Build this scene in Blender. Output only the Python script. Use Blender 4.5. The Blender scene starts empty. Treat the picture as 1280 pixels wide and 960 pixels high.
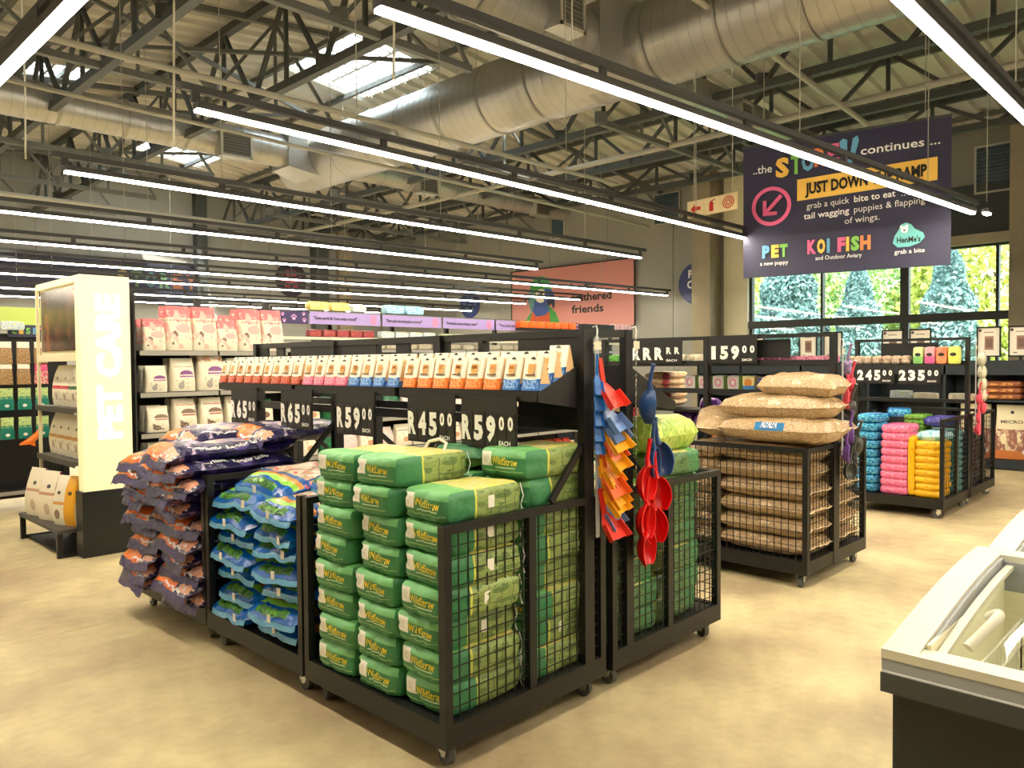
import bpy, bmesh, math, random
from mathutils import Vector, Matrix, noise
random.seed(7)
PI = math.pi
sc = bpy.context.scene
COL = sc.collection

# ---------------------------------------------------------------- camera
H = 1.6
yaw, pitch, roll = math.radians(44.18), math.radians(-1.614), math.radians(-0.468)
Fw = Vector((math.cos(pitch)*math.cos(yaw), math.cos(pitch)*math.sin(yaw), math.sin(pitch)))
Rt = Vector((math.sin(yaw), -math.cos(yaw), 0)); Up = Rt.cross(Fw)
R2 = Rt*math.cos(roll)+Up*math.sin(roll); U2 = Up*math.cos(roll)-Rt*math.sin(roll)
cam = bpy.data.objects.new('camera', bpy.data.cameras.new('camera')); COL.objects.link(cam)
cam.data.sensor_width = 36; cam.data.lens = 966/1280*36; cam.data.clip_start = .05; cam.data.clip_end = 400
cam.matrix_world = Matrix(((R2.x, U2.x, -Fw.x, 0), (R2.y, U2.y, -Fw.y, 0), (R2.z, U2.z, -Fw.z, H), (0, 0, 0, 1)))
sc.camera = cam

# ---------------------------------------------------------------- world, sun, exposure
W = bpy.data.worlds.new('sky'); sc.world = W; W.use_nodes = True
bg = W.node_tree.nodes['Background']
bg.inputs[0].default_value = (0.80, 0.92, 1.0, 1); bg.inputs[1].default_value = 1.7
sun = bpy.data.objects.new('sun', bpy.data.lights.new('sun', 'SUN')); COL.objects.link(sun)
sun.data.energy = 3.0; sun.data.angle = .02; sun.data.color = (1, .95, .82)
sun.rotation_euler = (math.radians(35), math.radians(-18), 0)
sc.view_settings.view_transform = 'Standard'; sc.view_settings.look = 'None'
sc.view_settings.exposure = 2.45; sc.view_settings.gamma = 1
LAMP = 16.0            # emission of the linear lights

# ---------------------------------------------------------------- materials
MATS = {}
def lin(c):
    return tuple((x/12.92 if x <= .04045 else ((x+.055)/1.055)**2.4) for x in c)+(1,)
def mat(name, col, rough=.5, metal=0, emit=0, bump=0, bscale=30, vary=0, vscale=5, spec=None, trans=0, ecol=None, stretch=None):
    if name in MATS: return MATS[name]
    m = bpy.data.materials.new(name); m.use_nodes = True; nt = m.node_tree; b = nt.nodes['Principled BSDF']
    c = lin(col)
    b.inputs['Base Color'].default_value = c; b.inputs['Roughness'].default_value = rough; b.inputs['Metallic'].default_value = metal
    if spec is not None: b.inputs['Specular IOR Level'].default_value = spec
    if trans: b.inputs['Transmission Weight'].default_value = trans
    if emit:
        b.inputs['Emission Color'].default_value = lin(ecol) if ecol else c; b.inputs['Emission Strength'].default_value = emit
    if vary or bump:
        tc = nt.nodes.new('ShaderNodeTexCoord'); src = tc.outputs['Object']
        if stretch:
            mp = nt.nodes.new('ShaderNodeMapping'); mp.inputs['Scale'].default_value = stretch; nt.links.new(src, mp.inputs[0]); src = mp.outputs[0]
    if vary:
        n = nt.nodes.new('ShaderNodeTexNoise'); n.inputs['Scale'].default_value = vscale; n.inputs['Detail'].default_value = 5
        nt.links.new(src, n.inputs[0])
        mx = nt.nodes.new('ShaderNodeMix'); mx.data_type = 'RGBA'
        mx.inputs[6].default_value = tuple(x*(1-vary) for x in c[:3])+(1,); mx.inputs[7].default_value = tuple(min(1, x*(1+vary)) for x in c[:3])+(1,)
        nt.links.new(n.outputs[0], mx.inputs[0]); nt.links.new(mx.outputs[2], b.inputs['Base Color'])
    if bump:
        n2 = nt.nodes.new('ShaderNodeTexNoise'); n2.inputs['Scale'].default_value = bscale; n2.inputs['Detail'].default_value = 3
        nt.links.new(src, n2.inputs[0]); bp = nt.nodes.new('ShaderNodeBump'); bp.inputs['Strength'].default_value = bump; bp.inputs['Distance'].default_value = .02
        nt.links.new(n2.outputs[0], bp.inputs['Height']); nt.links.new(bp.outputs[0], b.inputs['Normal'])
    MATS[name] = m; return m

def paint(name, base, layers, rough=.4, bump=.25, bscale=22, spec=.5, trans=0):
    """a printed wrapper: flat print laid out in the wrapper's own UV space"""
    if name in MATS: return MATS[name]
    m = bpy.data.materials.new(name); m.use_nodes = True; nt = m.node_tree; N = nt.nodes; L = nt.links; b = N['Principled BSDF']
    b.inputs['Roughness'].default_value = rough; b.inputs['Specular IOR Level'].default_value = spec
    tc = N.new('ShaderNodeTexCoord'); sp = N.new('ShaderNodeSeparateXYZ'); L.new(tc.outputs['UV'], sp.inputs[0])
    cur = None
    def math_(op, *a):
        n = N.new('ShaderNodeMath'); n.operation = op
        for i, x in enumerate(a):
            if isinstance(x, (int, float)): n.inputs[i].default_value = x
            else: L.new(x, n.inputs[i])
        return n.outputs[0]
    def setc(sock, v):
        if v is None: sock.default_value = lin(base)
        elif isinstance(v, tuple): sock.default_value = lin(v)
        else: L.new(v, sock)
    for ly in layers:
        k = ly[0]
        if k == 'r':
            _, u0, u1, v0, v1, c = ly
            mk = math_('MULTIPLY', math_('COMPARE', sp.outputs[0], (u0+u1)/2, (u1-u0)/2), math_('COMPARE', sp.outputs[1], (v0+v1)/2, (v1-v0)/2))
        elif k == 'e':
            _, cu, cv, ru, rv, c = ly
            a1 = math_('MULTIPLY', math_('SUBTRACT', sp.outputs[0], cu), 1/ru); a2 = math_('MULTIPLY', math_('SUBTRACT', sp.outputs[1], cv), 1/rv)
            mk = math_('LESS_THAN', math_('ADD', math_('MULTIPLY', a1, a1), math_('MULTIPLY', a2, a2)), 1.0)
        elif k == 'n':      # mottled print: noise patches inside a rectangle
            _, scale, th, u0, u1, v0, v1, c = ly
            n = N.new('ShaderNodeTexNoise'); n.inputs['Scale'].default_value = scale; n.inputs['Detail'].default_value = 3; L.new(tc.outputs['UV'], n.inputs[0])
            mk = math_('MULTIPLY', math_('GREATER_THAN', n.outputs[0], th), math_('MULTIPLY', math_('COMPARE', sp.outputs[0], (u0+u1)/2, (u1-u0)/2), math_('COMPARE', sp.outputs[1], (v0+v1)/2, (v1-v0)/2)))
        elif k == 'o':      # fine speckle in object space
            _, scale, c = ly
            n = N.new('ShaderNodeTexVoronoi'); n.inputs['Scale'].default_value = scale; L.new(tc.outputs['Object'], n.inputs[0])
            mk = math_('MULTIPLY', math_('POWER', n.outputs[0], 1.0), 1.3)
        mx = N.new('ShaderNodeMix'); mx.data_type = 'RGBA'; L.new(mk, mx.inputs[0]); setc(mx.inputs[6], cur); setc(mx.inputs[7], c); cur = mx.outputs[2]
    if cur is None: b.inputs['Base Color'].default_value = lin(base)
    else: L.new(cur, b.inputs['Base Color'])
    if bump:
        n2 = N.new('ShaderNodeTexNoise'); n2.inputs['Scale'].default_value = bscale; n2.inputs['Detail'].default_value = 2; n2.inputs['Distortion'].default_value = .8
        L.new(tc.outputs['Object'], n2.inputs[0]); bp = N.new('ShaderNodeBump'); bp.inputs['Strength'].default_value = bump; bp.inputs['Distance'].default_value = .02
        L.new(n2.outputs[0], bp.inputs['Height']); L.new(bp.outputs[0], b.inputs['Normal'])
    MATS[name] = m; return m

BLK = mat('black_steel', (.07, .07, .072), .45, bump=.05, bscale=80)
BLK2 = mat('black_panel', (.088, .087, .084), .55)
DECK = mat('deck_board', (.13, .125, .12), .6, vary=.2)
CHR = mat('chrome', (.8, .8, .8), .25, 1)
RUB = mat('rubber_wheel', (.33, .34, .34), .6)
WHT = mat('white_print', (.97, .97, .97), .5)
CREAM = mat('cream_panel', (.96, .93, .80), .4)
GALV = mat('galvanised_steel', (.70, .70, .69), .36, .75, vary=.12, vscale=2)
STEEL = mat('painted_roof_steel', (.40, .41, .40), .6, vary=.15)
STEEL2 = mat('painted_roof_steel_dark', (.27, .29, .29), .6)
PALE = mat('pale_conduit', (.66, .65, .6), .5)
LED = mat('led_diffuser', (1, .96, .88), .5, emit=LAMP, ecol=(1, .95, .85))
TRK = mat('lamp_track', (.2, .2, .2), .5)

# ---------------------------------------------------------------- mesh builder
class MB:
    def __init__(s): s.v, s.f, s.m, s.uv, s.sm = [], [], [], [], []
    def add(s, vs, fs, mi=0, M=None, uvs=None, smooth=False):
        o = len(s.v)
        for p in vs: s.v.append(tuple(M @ Vector(p)) if M is not None else tuple(p))
        for i, f in enumerate(fs):
            s.f.append([o+k for k in f]); s.m.append(mi if isinstance(mi, int) else mi[i]); s.sm.append(smooth)
            s.uv.append(uvs[i] if uvs else None)
        return s
    def box(s, x0, x1, y0, y1, z0, z1, mi=0, M=None):
        vs = [(x, y, z) for x in (x0, x1) for y in (y0, y1) for z in (z0, z1)]
        return s.add(vs, [(0, 1, 3, 2), (4, 6, 7, 5), (0, 4, 5, 1), (2, 3, 7, 6), (0, 2, 6, 4), (1, 5, 7, 3)], mi, M)
    def bar(s, p, q, w, h=None, mi=0):
        p, q = Vector(p), Vector(q); h = h or w; d = (q-p).normalized()
        a = d.cross(Vector((0, 0, 1)));
        if a.length < 1e-3: a = Vector((1, 0, 0))
        a.normalize(); b = a.cross(d); vs = []
        for c in (p, q):
            for i, j in ((-1, -1), (1, -1), (1, 1), (-1, 1)): vs.append(c+a*(i*w/2)+b*(j*h/2))
        return s.add(vs, [(0, 3, 2, 1), (4, 5, 6, 7), (0, 1, 5, 4), (1, 2, 6, 5), (2, 3, 7, 6), (3, 0, 4, 7)], mi)
    def tube(s, pts, r, n=8, mi=0, cap=True, rr=None):
        pts = [Vector(p) for p in pts]; vs = []; fs = []; prev = None
        for i, p in enumerate(pts):
            d = (pts[min(i+1, len(pts)-1)]-pts[max(i-1, 0)]).normalized()
            a = prev-d*prev.dot(d) if prev is not None else d.cross(Vector((0, 0, 1)))
            if a.length < 1e-3: a = d.cross(Vector((0, 1, 0)))
            a.normalize(); prev = a; b = d.cross(a); ri = rr[i] if rr else r
            for k in range(n): t = 2*PI*k/n; vs.append(p+a*(math.cos(t)*ri)+b*(math.sin(t)*ri))
        for i in range(len(pts)-1):
            for k in range(n): fs.append((i*n+k, i*n+(k+1) % n, (i+1)*n+(k+1) % n, (i+1)*n+k))
        s.add(vs, fs, mi, smooth=True)
        if cap:
            s.add(vs[:n], [tuple(range(n))[::-1]], mi); s.add(vs[-n:], [tuple(range(n))], mi)
        return s
    def poly(s, pts, fr, mi=0, th=.002):
        """a flat printed or cut shape of thickness th on frame fr=(origin, right, up)"""
        o, r, u = fr; n = r.cross(u).normalized(); k = len(pts)
        a = [o+r*x+u*y+n*th for x, y in pts]; b = [o+r*x+u*y for x, y in pts]
        s.add(a, [tuple(range(k))], mi)
        s.add(a+b, [(i, i+k, (i+1) % k+k, (i+1) % k) for i in range(k)], mi)
        return s
    def disc(s, cx, cy, rx, ry, fr, mi=0, th=.002, n=28):
        return s.poly([(cx+rx*math.cos(2*PI*i/n), cy+ry*math.sin(2*PI*i/n)) for i in range(n)], fr, mi, th)
    def ring(s, cx, cy, r0, r1, fr, mi=0, th=.003, n=32, a0=0, a1=2*PI):
        o, r, u = fr; nn = r.cross(u).normalized(); vs = []
        for i in range(n+1):
            t = a0+(a1-a0)*i/n
            for q in (r0, r1): vs.append(o+r*(cx+q*math.cos(t))+u*(cy+q*math.sin(t))+nn*th)
        return s.add(vs, [(2*i, 2*i+1, 2*i+3, 2*i+2) for i in range(n)], mi)
    def text(s, t, fr, x, y, h, mi=0, bold=0.0, align='l', fit=None, th=.003, fn=None, squeeze=1):
        vs, fs, w = glyphs(t, bold); k = h; sx = k*squeeze
        if fit: sx = fit/w
        W_ = w*sx; ox = x-(0 if align == 'l' else W_/2 if align == 'c' else W_)
        if fn: pts = [fn(ox+a*sx, y+b*k) for a, b in vs]
        else:
            o, r, u = fr; n = r.cross(u).normalized(); pts = [o+r*(ox+a*sx)+u*(y+b*k)+n*th for a, b in vs]
        s.add(pts, fs, mi); return s
    def build(s, name, mats, parent=None, loc=(0, 0, 0), rz=0, **props):
        return link(name, s.mesh(name, mats), parent, loc, rz, **props)
    def mesh(s, name, mats):
        me = bpy.data.meshes.new(name); me.from_pydata(s.v, [], s.f)
        for m in (mats if isinstance(mats, (list, tuple)) else [mats]): me.materials.append(m)
        me.polygons.foreach_set('material_index', s.m); me.polygons.foreach_set('use_smooth', s.sm)
        if any(u is not None for u in s.uv):
            ul = me.uv_layers.new(name='UVMap'); flat = []
            for f, u in zip(s.f, s.uv):
                for q in (u if u is not None else [(0, 0)]*len(f)): flat += [q[0], q[1]]
            ul.data.foreach_set('uv', flat)
        me.update(); return me

def link(name, me, parent=None, loc=(0, 0, 0), rz=0, label=None, cat=None, group=None, kind=None):
    o = bpy.data.objects.new(name, me); COL.objects.link(o); o.location = loc; o.rotation_euler = (0, 0, rz) if isinstance(rz, (int, float)) else rz
    if parent is not None: o.parent = parent
    return tag(o, label, cat, group, kind)
def tag(o, label=None, cat=None, group=None, kind=None):
    if label: o['label'] = label
    if cat: o['category'] = cat
    if group: o['group'] = group
    if kind: o['kind'] = kind
    return o
def thing(name, label, cat, loc=(0, 0, 0), rz=0, group=None): return link(name, None, None, loc, rz, label, cat, group)

_g = {}
def glyphs(t, bold=0.0):
    key = (t, bold)
    if key in _g: return _g[key]
    cu = bpy.data.curves.new('t', 'FONT'); cu.body = t; cu.size = 1.0; cu.offset = bold; cu.resolution_u = 2
    ob = bpy.data.objects.new('t', cu); COL.objects.link(ob)
    me = bpy.data.meshes.new_from_object(ob.evaluated_get(bpy.context.evaluated_depsgraph_get()))
    vs = [(v.co.x/.73, v.co.y/.73) for v in me.vertices]; fs = [tuple(p.vertices) for p in me.polygons]
    bpy.data.objects.remove(ob); bpy.data.meshes.remove(me); bpy.data.curves.remove(cu)
    x0 = min(a for a, b in vs); vs = [(a-x0, b) for a, b in vs]; w = max(a for a, b in vs)
    _g[key] = (vs, fs, w); return _g[key]
V = Vector
def FR(x, y, z, face): # a reading frame: origin, right, up for something facing '-x', '-y' or '+x'
    return (V((x, y, z)), {'-x': V((0, -1, 0)), '-y': V((1, 0, 0)), '+x': V((0, 1, 0))}[face], V((0, 0, 1)))
ORD = ['', 'lowest', 'second', 'third', 'fourth', 'fifth', 'sixth', 'seventh', 'eighth', 'ninth', 'tenth', 'eleventh', 'twelfth', 'thirteenth', 'fourteenth', 'fifteenth']
NTH = ['first', 'second', 'third', 'fourth', 'fifth', 'sixth', 'seventh', 'eighth', 'ninth', 'tenth', 'eleventh', 'twelfth', 'thirteenth', 'fourteenth', 'fifteenth', 'sixteenth', 'seventeenth', 'eighteenth', 'nineteenth', 'twentieth', 'twenty-first', 'twenty-second', 'twenty-third', 'twenty-fourth', 'twenty-fifth', 'twenty-sixth', 'twenty-seventh', 'twenty-eighth', 'twenty-ninth', 'thirtieth']
def frombase(i, n): return 'topmost' if i == n-1 else 'lowest' if i == 0 else ORD[i+1]+' up'

# ================================================================ STRUCTURE
XW, YW = 18.8, 25.0; XM, YM = -8.0, -7.0; RX, RZ = 8.0, 7.85
def roofz(x): return RZ-.115*abs(x-RX)
def ST(name, mb, mats, **k): return mb.build(name, mats, kind='structure', **k)
# floor
fm = bpy.data.materials.new('polished_concrete'); fm.use_nodes = True; nt = fm.node_tree; N = nt.nodes; L = nt.links; b = N['Principled BSDF']
tc = N.new('ShaderNodeTexCoord'); mp = N.new('ShaderNodeMapping'); mp.inputs['Scale'].default_value = (1, 1.0, 1); L.new(tc.outputs['Object'], mp.inputs[0])
n1 = N.new('ShaderNodeTexNoise'); n1.inputs['Scale'].default_value = 1.1; n1.inputs['Detail'].default_value = 7; n1.inputs['Roughness'].default_value = .62; L.new(mp.outputs[0], n1.inputs[0])
r1 = N.new('ShaderNodeValToRGB'); r1.color_ramp.elements[0].position = .33; r1.color_ramp.elements[0].color = lin((.68, .60, .48)); r1.color_ramp.elements[1].position = .62; r1.color_ramp.elements[1].color = lin((.87, .81, .635))
L.new(n1.outputs[0], r1.inputs[0])
n2 = N.new('ShaderNodeTexNoise'); n2.inputs['Scale'].default_value = 9; n2.inputs['Detail'].default_value = 8; L.new(mp.outputs[0], n2.inputs[0])
r2 = N.new('ShaderNodeValToRGB'); r2.color_ramp.elements[0].position = .36; r2.color_ramp.elements[0].color = (.80, .77, .72, 1); r2.color_ramp.elements[1].position = .56; r2.color_ramp.elements[1].color = (1, 1, 1, 1); L.new(n2.outputs[0], r2.inputs[0])
mx = N.new('ShaderNodeMix'); mx.data_type = 'RGBA'; mx.blend_type = 'MULTIPLY'; mx.inputs[0].default_value = .5; L.new(r1.outputs[0], mx.inputs[6]); L.new(r2.outputs[0], mx.inputs[7])
L.new(mx.outputs[2], b.inputs['Base Color'])
rr = N.new('ShaderNodeMapRange'); rr.inputs[3].default_value = .38; rr.inputs[4].default_value = .62; L.new(n2.outputs[0], rr.inputs[0]); L.new(rr.outputs[0], b.inputs['Roughness']); b.inputs['Specular IOR Level'].default_value = .35
# cast slabs with a saw-cut control joint between them
CON = fm
mb = MB(); mb.box(XM, XW, YM, YW, -.3, -.012); fl = ST('floor', mb, mat('joint_dark', (.35, .3, .25), .8))
xs = [XM, -3.4, .2, 6.9, 11.8, 15.4, XW]; ys = [YM, -3.3, .6, 5.14, 10.4, 15.2, 20.1, YW]
for i in range(6):
    for j in range(7):
        MB().box(xs[i]+.0016, xs[i+1]-.0016, ys[j]+.0016, ys[j+1]-.0016, -.012, 0).build('floor_slab', CON, fl)

WALLC = mat('grey_wall', (.56, .56, .54), .8, vary=.06, vscale=1)
WALLB = mat('beige_wall', (.66, .625, .53), .8, vary=.1, vscale=.6, stretch=(3, 3, .4))
WALLD = mat('dark_wall_panel', (.22, .24, .25), .7)
CONC = mat('column_concrete', (.60, .56, .48), .85, bump=.2, bscale=12, vary=.2, vscale=3)
# far wall (y = YW): plain panels with recessed joints
w = MB().box(XM, XW+.3, YW+.04, YW+.3, 0, 7.9); wf = ST('wall_back', w, WALLC)
x = XM
while x < XW:
    MB().box(x+.01, min(x+2.4, XW)-.01, YW, YW+.04, 0, min(roofz(x), roofz(min(x+2.4, XW)))).build('wall_panel', WALLC, wf); x += 2.4
# window wall (x = XW)
wy0, wy1, wz0, wz1 = 3.6, 9.62, .55, 4.05
w = MB().box(XW+.04, XW+.3, YM, wy0-.5, 0, 7).box(XW+.04, XW+.3, wy1, YW, 0, 7).box(XW+.04, XW+.3, wy0-.5, wy1, wz1, 7).box(XW+.04, XW+.3, wy0-.5, wy1, 0, wz0)
ww = ST('wall_right', w, WALLC)
y = wy1
while y < YW: MB().box(XW, XW+.04, y+.008, min(y+2.3, YW)-.008, 0, 6.7).build('wall_panel', WALLC, ww); y += 2.3
MB().box(XW, XW+.04, wy0-.5, wy1, 5.3, 6.7).build('wall_panel', mat('grey_wall_upper', (.50, .49, .46), .8), ww)
MB().box(XW-.05, XW+.04, wy0-.5, wy1, 4.24, 5.3).build('wall_panel', WALLD, ww)
MB().box(XW-.12, XW+.04, wy0-.5, wy1, wz1-.02, 4.24).build('window_head', WALLB, ww)
ST('wall_left', MB().box(XM-.3, XM, YM, YW, 0, 7.9), WALLB)
ST('wall_front', MB().box(XM, XW, YM-.3, YM, 0, 7.9), WALLB)
ST('trim_1', MB().box(XW-.55, XW+.02, 10.45, 11.0, 0, 6.7), CONC)
ST('trim_2', MB().box(XW-.5, XW+.02, 3.1, 3.72, 0, 6.7), CONC)
ST('trim_3', MB().box(XW-.1, XW+.02, 9.62, 10.3, 0, 6.6), mat('window_lit_wall', (.85, .82, .72), .8))  # wall strip beside the window, window light painted in as a paler colour
# window: frame, mullions, panes
FRM = mat('window_frame_dark', (.16, .16, .15), .5)
wn = ST('window_1', MB().box(XW+.0, XW+.14, wy1-.08, wy1, wz0, wz1).box(XW, XW+.14, wy0, wy0+.06, wz0, wz1).box(XW, XW+.14, wy0, wy1, wz1-.07, wz1).box(XW, XW+.14, wy0, wy1, wz0, wz0+.1), FRM)
gl = bpy.data.materials.new('window_glass'); gl.use_nodes = True; nt = gl.node_tree; nt.nodes.clear()
o_ = nt.nodes.new('ShaderNodeOutputMaterial'); ms = nt.nodes.new('ShaderNodeMixShader'); tr = nt.nodes.new('ShaderNodeBsdfTransparent'); go = nt.nodes.new('ShaderNodeBsdfGlossy')
tr.inputs[0].default_value = (.93, .97, .96, 1); go.inputs['Roughness'].default_value = .03; ms.inputs[0].default_value = .06
nt.links.new(tr.outputs[0], ms.inputs[1]); nt.links.new(go.outputs[0], ms.inputs[2]); nt.links.new(ms.outputs[0], o_.inputs[0]); GLASS = gl
mull = [7.72, 5.84, 4.02]
for k, yy in enumerate(mull): MB().box(XW-.03, XW+.12, yy-(.09 if k == 1 else .03), yy+(.09 if k == 1 else .03), wz0, wz1).build('mullion', FRM, wn)
MB().box(XW-.06, XW+.12, wy0, wy1, 2.42, 2.60).build('transom', FRM, wn)
es = [wy0]+mull[::-1]+[wy1]
for a, c in zip(es[:-1], es[1:]):
    for z0, z1 in ((wz0, 2.45), (2.6, wz1)): MB().box(XW+.06, XW+.068, a+.03, c-.03, z0+.02, z1-.02).build('pane', GLASS, wn)
for y0, y1, z0, z1, n_ in ((3.72, 4.42, 5.12, 6.05, 2), (11.7, 12.5, 5.5, 6.3, 3), (15.9, 16.4, 5.55, 6.15, 4)):
    lv = ST('window_%d' % n_, MB().box(XW-.06, XW+.0, y0-.04, y1+.04, z1, z1+.04).box(XW-.06, XW, y0-.04, y1+.04, z0-.04, z0).box(XW-.06, XW, y1, y1+.04, z0, z1).box(XW-.06, XW, y0-.04, y0, z0, z1), PALE)
    nb = 12; LV = mat('louvre_blue_grey', (.22, .30, .36), .5)
    for i in range(nb):
        z = z0+(z1-z0)*(i+.5)/nb; MB().bar((XW-.02, y0, z), (XW-.02, y1, z), .05, .05).build('louvre_slat', LV, lv)
# roof: corrugated sheets with skylight openings
ROOF = mat('roof_sheet', (.78, .77, .73), .55, .1, vary=.12, vscale=1.5, stretch=(1, 6, 1))
SKY = [(4.0, 5.4, 16.8, 18.0), (8.4, 10.3, 12.0, 14.4), (8.4, 10.3, 20.4, 22.8), (1.2, 2.4, 12.0, 13.2), (11.5, 12.8, 10.8, 12.0)]
xs = sorted(set([XM, -5, -2, .5, RX, 14.5, 16.6, XW+.4]+[a for s_ in SKY for a in s_[:2]]))
mb = MB(); cell = 1.2; ny = int((YW-YM)/cell)+1
PR = [(0, 0), (.02, 0), (.06, .075), (.12, .075), (.16, 0), (.4, 0)]
for i in range(len(xs)-1):
    xa, xb = xs[i], xs[i+1]; xm = (xa+xb)/2
    for j in range(ny):
        y0 = YM+j*cell
        if any(s_[0] < xm < s_[1] and s_[2]-.01 <= y0 < s_[3]-.01 for s_ in SKY): continue
        for q in range(3):
            yy = y0+q*.4
            for (a, za), (c, zc) in zip(PR[:-1], PR[1:]):
                mb.add([(xa, yy+a, roofz(xa)-za), (xb, yy+a, roofz(xb)-za), (xb, yy+c, roofz(xb)-zc), (xa, yy+c, roofz(xa)-zc)], [(0, 3, 2, 1)])
ce = ST('ceiling', mb, ROOF)
for k, s_ in enumerate(SKY):
    mb = MB(); z = lambda x: roofz(x)
    for i in range(int((s_[3]-s_[2])/.3)+1):
        yy = s_[2]+i*.3; mb.bar((s_[0], yy, z(s_[0])-.02), (s_[1], yy, z(s_[1])-.02), .04, .04)
    for i in range(3):
        xx = s_[0]+(s_[1]-s_[0])*i/2; mb.bar((xx, s_[2], z(xx)-.03), (xx, s_[3], z(xx)-.03), .05)
    wn_ = ST('window_%d' % (5+k), mb, PALE)
    MB().add([(s_[0], s_[2], z(s_[0])+.02), (s_[1], s_[2], z(s_[1])+.02), (s_[1], s_[3], z(s_[1])+.02), (s_[0], s_[3], z(s_[0])+.02)], [(0, 1, 2, 3)]).build('pane', GLASS, wn_)
# purlins
k = 0
xx = -6.6
while xx < XW:
    z = roofz(xx)-.16
    ST('trim_%d' % (10+k), MB().box(xx-.04, xx+.04, YM, YW, z, z+.1), STEEL); k += 1; xx += 1.65
# trusses along y
def lattice(name_no, p0, p1, zb, zt, step, w=.1, M_=STEEL2, zt2=None):
    """a lattice girder between p0 and p1; chords and each web member is a piece of its own"""
    p0, p1 = V(p0), V(p1); Ln = (p1-p0).length; n = max(2, int(Ln/step)); d = (p1-p0)/n
    zt2 = zt if zt2 is None else zt2
    ro = ST('trim_%d' % name_no, MB().bar(p0+V((0, 0, zb)), p1+V((0, 0, zb)), w, w), M_)
    MB().bar(p0+V((0, 0, zt)), p1+V((0, 0, zt2)), w, w).build('chord', M_, ro)
    top = lambda i: zt+(zt2-zt)*i/n
    me_cache = {}
    for i in range(n):
        a = p0+d*i; c = p0+d*(i+1); m_ = (a+c)/2; tm = (top(i)+top(i+1))/2
        MB().bar(a+V((0, 0, zb)), m_+V((0, 0, tm)), w*.5).build('web_member', M_, ro)
        MB().bar(m_+V((0, 0, tm)), c+V((0, 0, zb)), w*.5).build('web_member', M_, ro)
        MB().bar(m_+V((0, 0, zb)), m_+V((0, 0, tm)), w*.45).build('web_member', M_, ro)
        if i % 2 == 0: MB().bar(a+V((-.04, -.04, zb+.08)), a+V((.04, .04, zb+.08)), .22, .2).build('gusset', M_, ro)
no = 40
for xt in (4.1, 6.4, 11.8, 14.3, 16.8, .6):
    lattice(no, (xt, YM, 0), (xt, YW, 0), 6.0, roofz(xt)-.22, 2.1, .13); no += 1
for yt in (8.6, 12.3, 17.2, 20.5, 23.4):
    lattice(no, (XM, yt, 0), (RX, yt, 0), 6.0 if yt < 14 else 5.9, roofz(XM)-.25, 2.1, .10, STEEL, RZ-.25); no += 1
    lattice(no, (11.2, yt, 0), (XW, yt, 0), 5.9, roofz(11.2)-.25, 1.9, .10, STEEL, roofz(XW)-.25); no += 1
# roof braces
for yt in (3.2, 8.3, 12.5, 16.7, 20.9):
    ST('trim_%d' % no, MB().bar((2, yt-2, 6.5), (9, yt+2.2, 6.9), .06).bar((9, yt-2, 6.9), (2, yt+2, 6.5), .06), STEEL); no += 1

# ================================================================ THINGS IN THE ROOF
def duct(name, pts, r, label, seams=.55, n=28):
    t = thing(name, label, 'air duct', tuple(pts[0])); o = V(pts[0])
    L_ = [V(p)-o for p in pts]; mb = MB(); mb.tube(L_, r, n, 0); mb.build('duct_shell', GALV, t)
    d = (L_[1]-L_[0]); ln = d.length; d.normalize(); a = d.cross(V((0, 0, 1))).normalized(); bb = a.cross(d)
    k = 0; s_ = seams
    mb = MB()
    while s_ < ln:
        vs = []; fs = []; m_ = 24
        big = (k % 6 == 5); rr_ = r+(.022 if big else .009); wd = .045 if big else .014
        for q in (-wd/2, wd/2):
            for i in range(m_): th = 2*PI*i/m_; vs.append(d*(s_+q)+(a*math.cos(th)+bb*math.sin(th))*rr_)
        for i in range(m_): fs.append((i, (i+1) % m_, m_+(i+1) % m_, m_+i))
        mb.add(vs, fs, 0, smooth=True); s_ += seams/3.0; k += 1
    mb.build('seam', mat('seam_steel', (.64, .64, .62), .4, .7), t, kind='stuff')
    return t
D2 = duct('main_duct', [(9.5, -3, 6.13), (9.5, 16.0, 6.13)], .60, 'very large round galvanised duct crossing the roof above the middle of the shop')
D1 = duct('branch_duct', [(9.0, 15.1, 6.13), (-4, 15.1, 6.13)], .33, 'round galvanised duct at upper left running into the large duct')
D5 = duct('branch_duct', [(10.0, 15.1, 6.1), (17.8, 15.1, 6.1)], .26, 'thin round galvanised duct beyond the large duct towards the pink board', .4)
D3 = duct('branch_duct', [(9.0, 6.93, 6.15), (1, 6.93, 6.15)], .38, 'round galvanised duct at the top centre left of the large duct')
D4 = duct('branch_duct', [(10.0, 6.93, 6.1), (17.5, 6.93, 6.1)], .27, 'shiny round galvanised duct passing behind the hanging ramp banner', .35)
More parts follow.
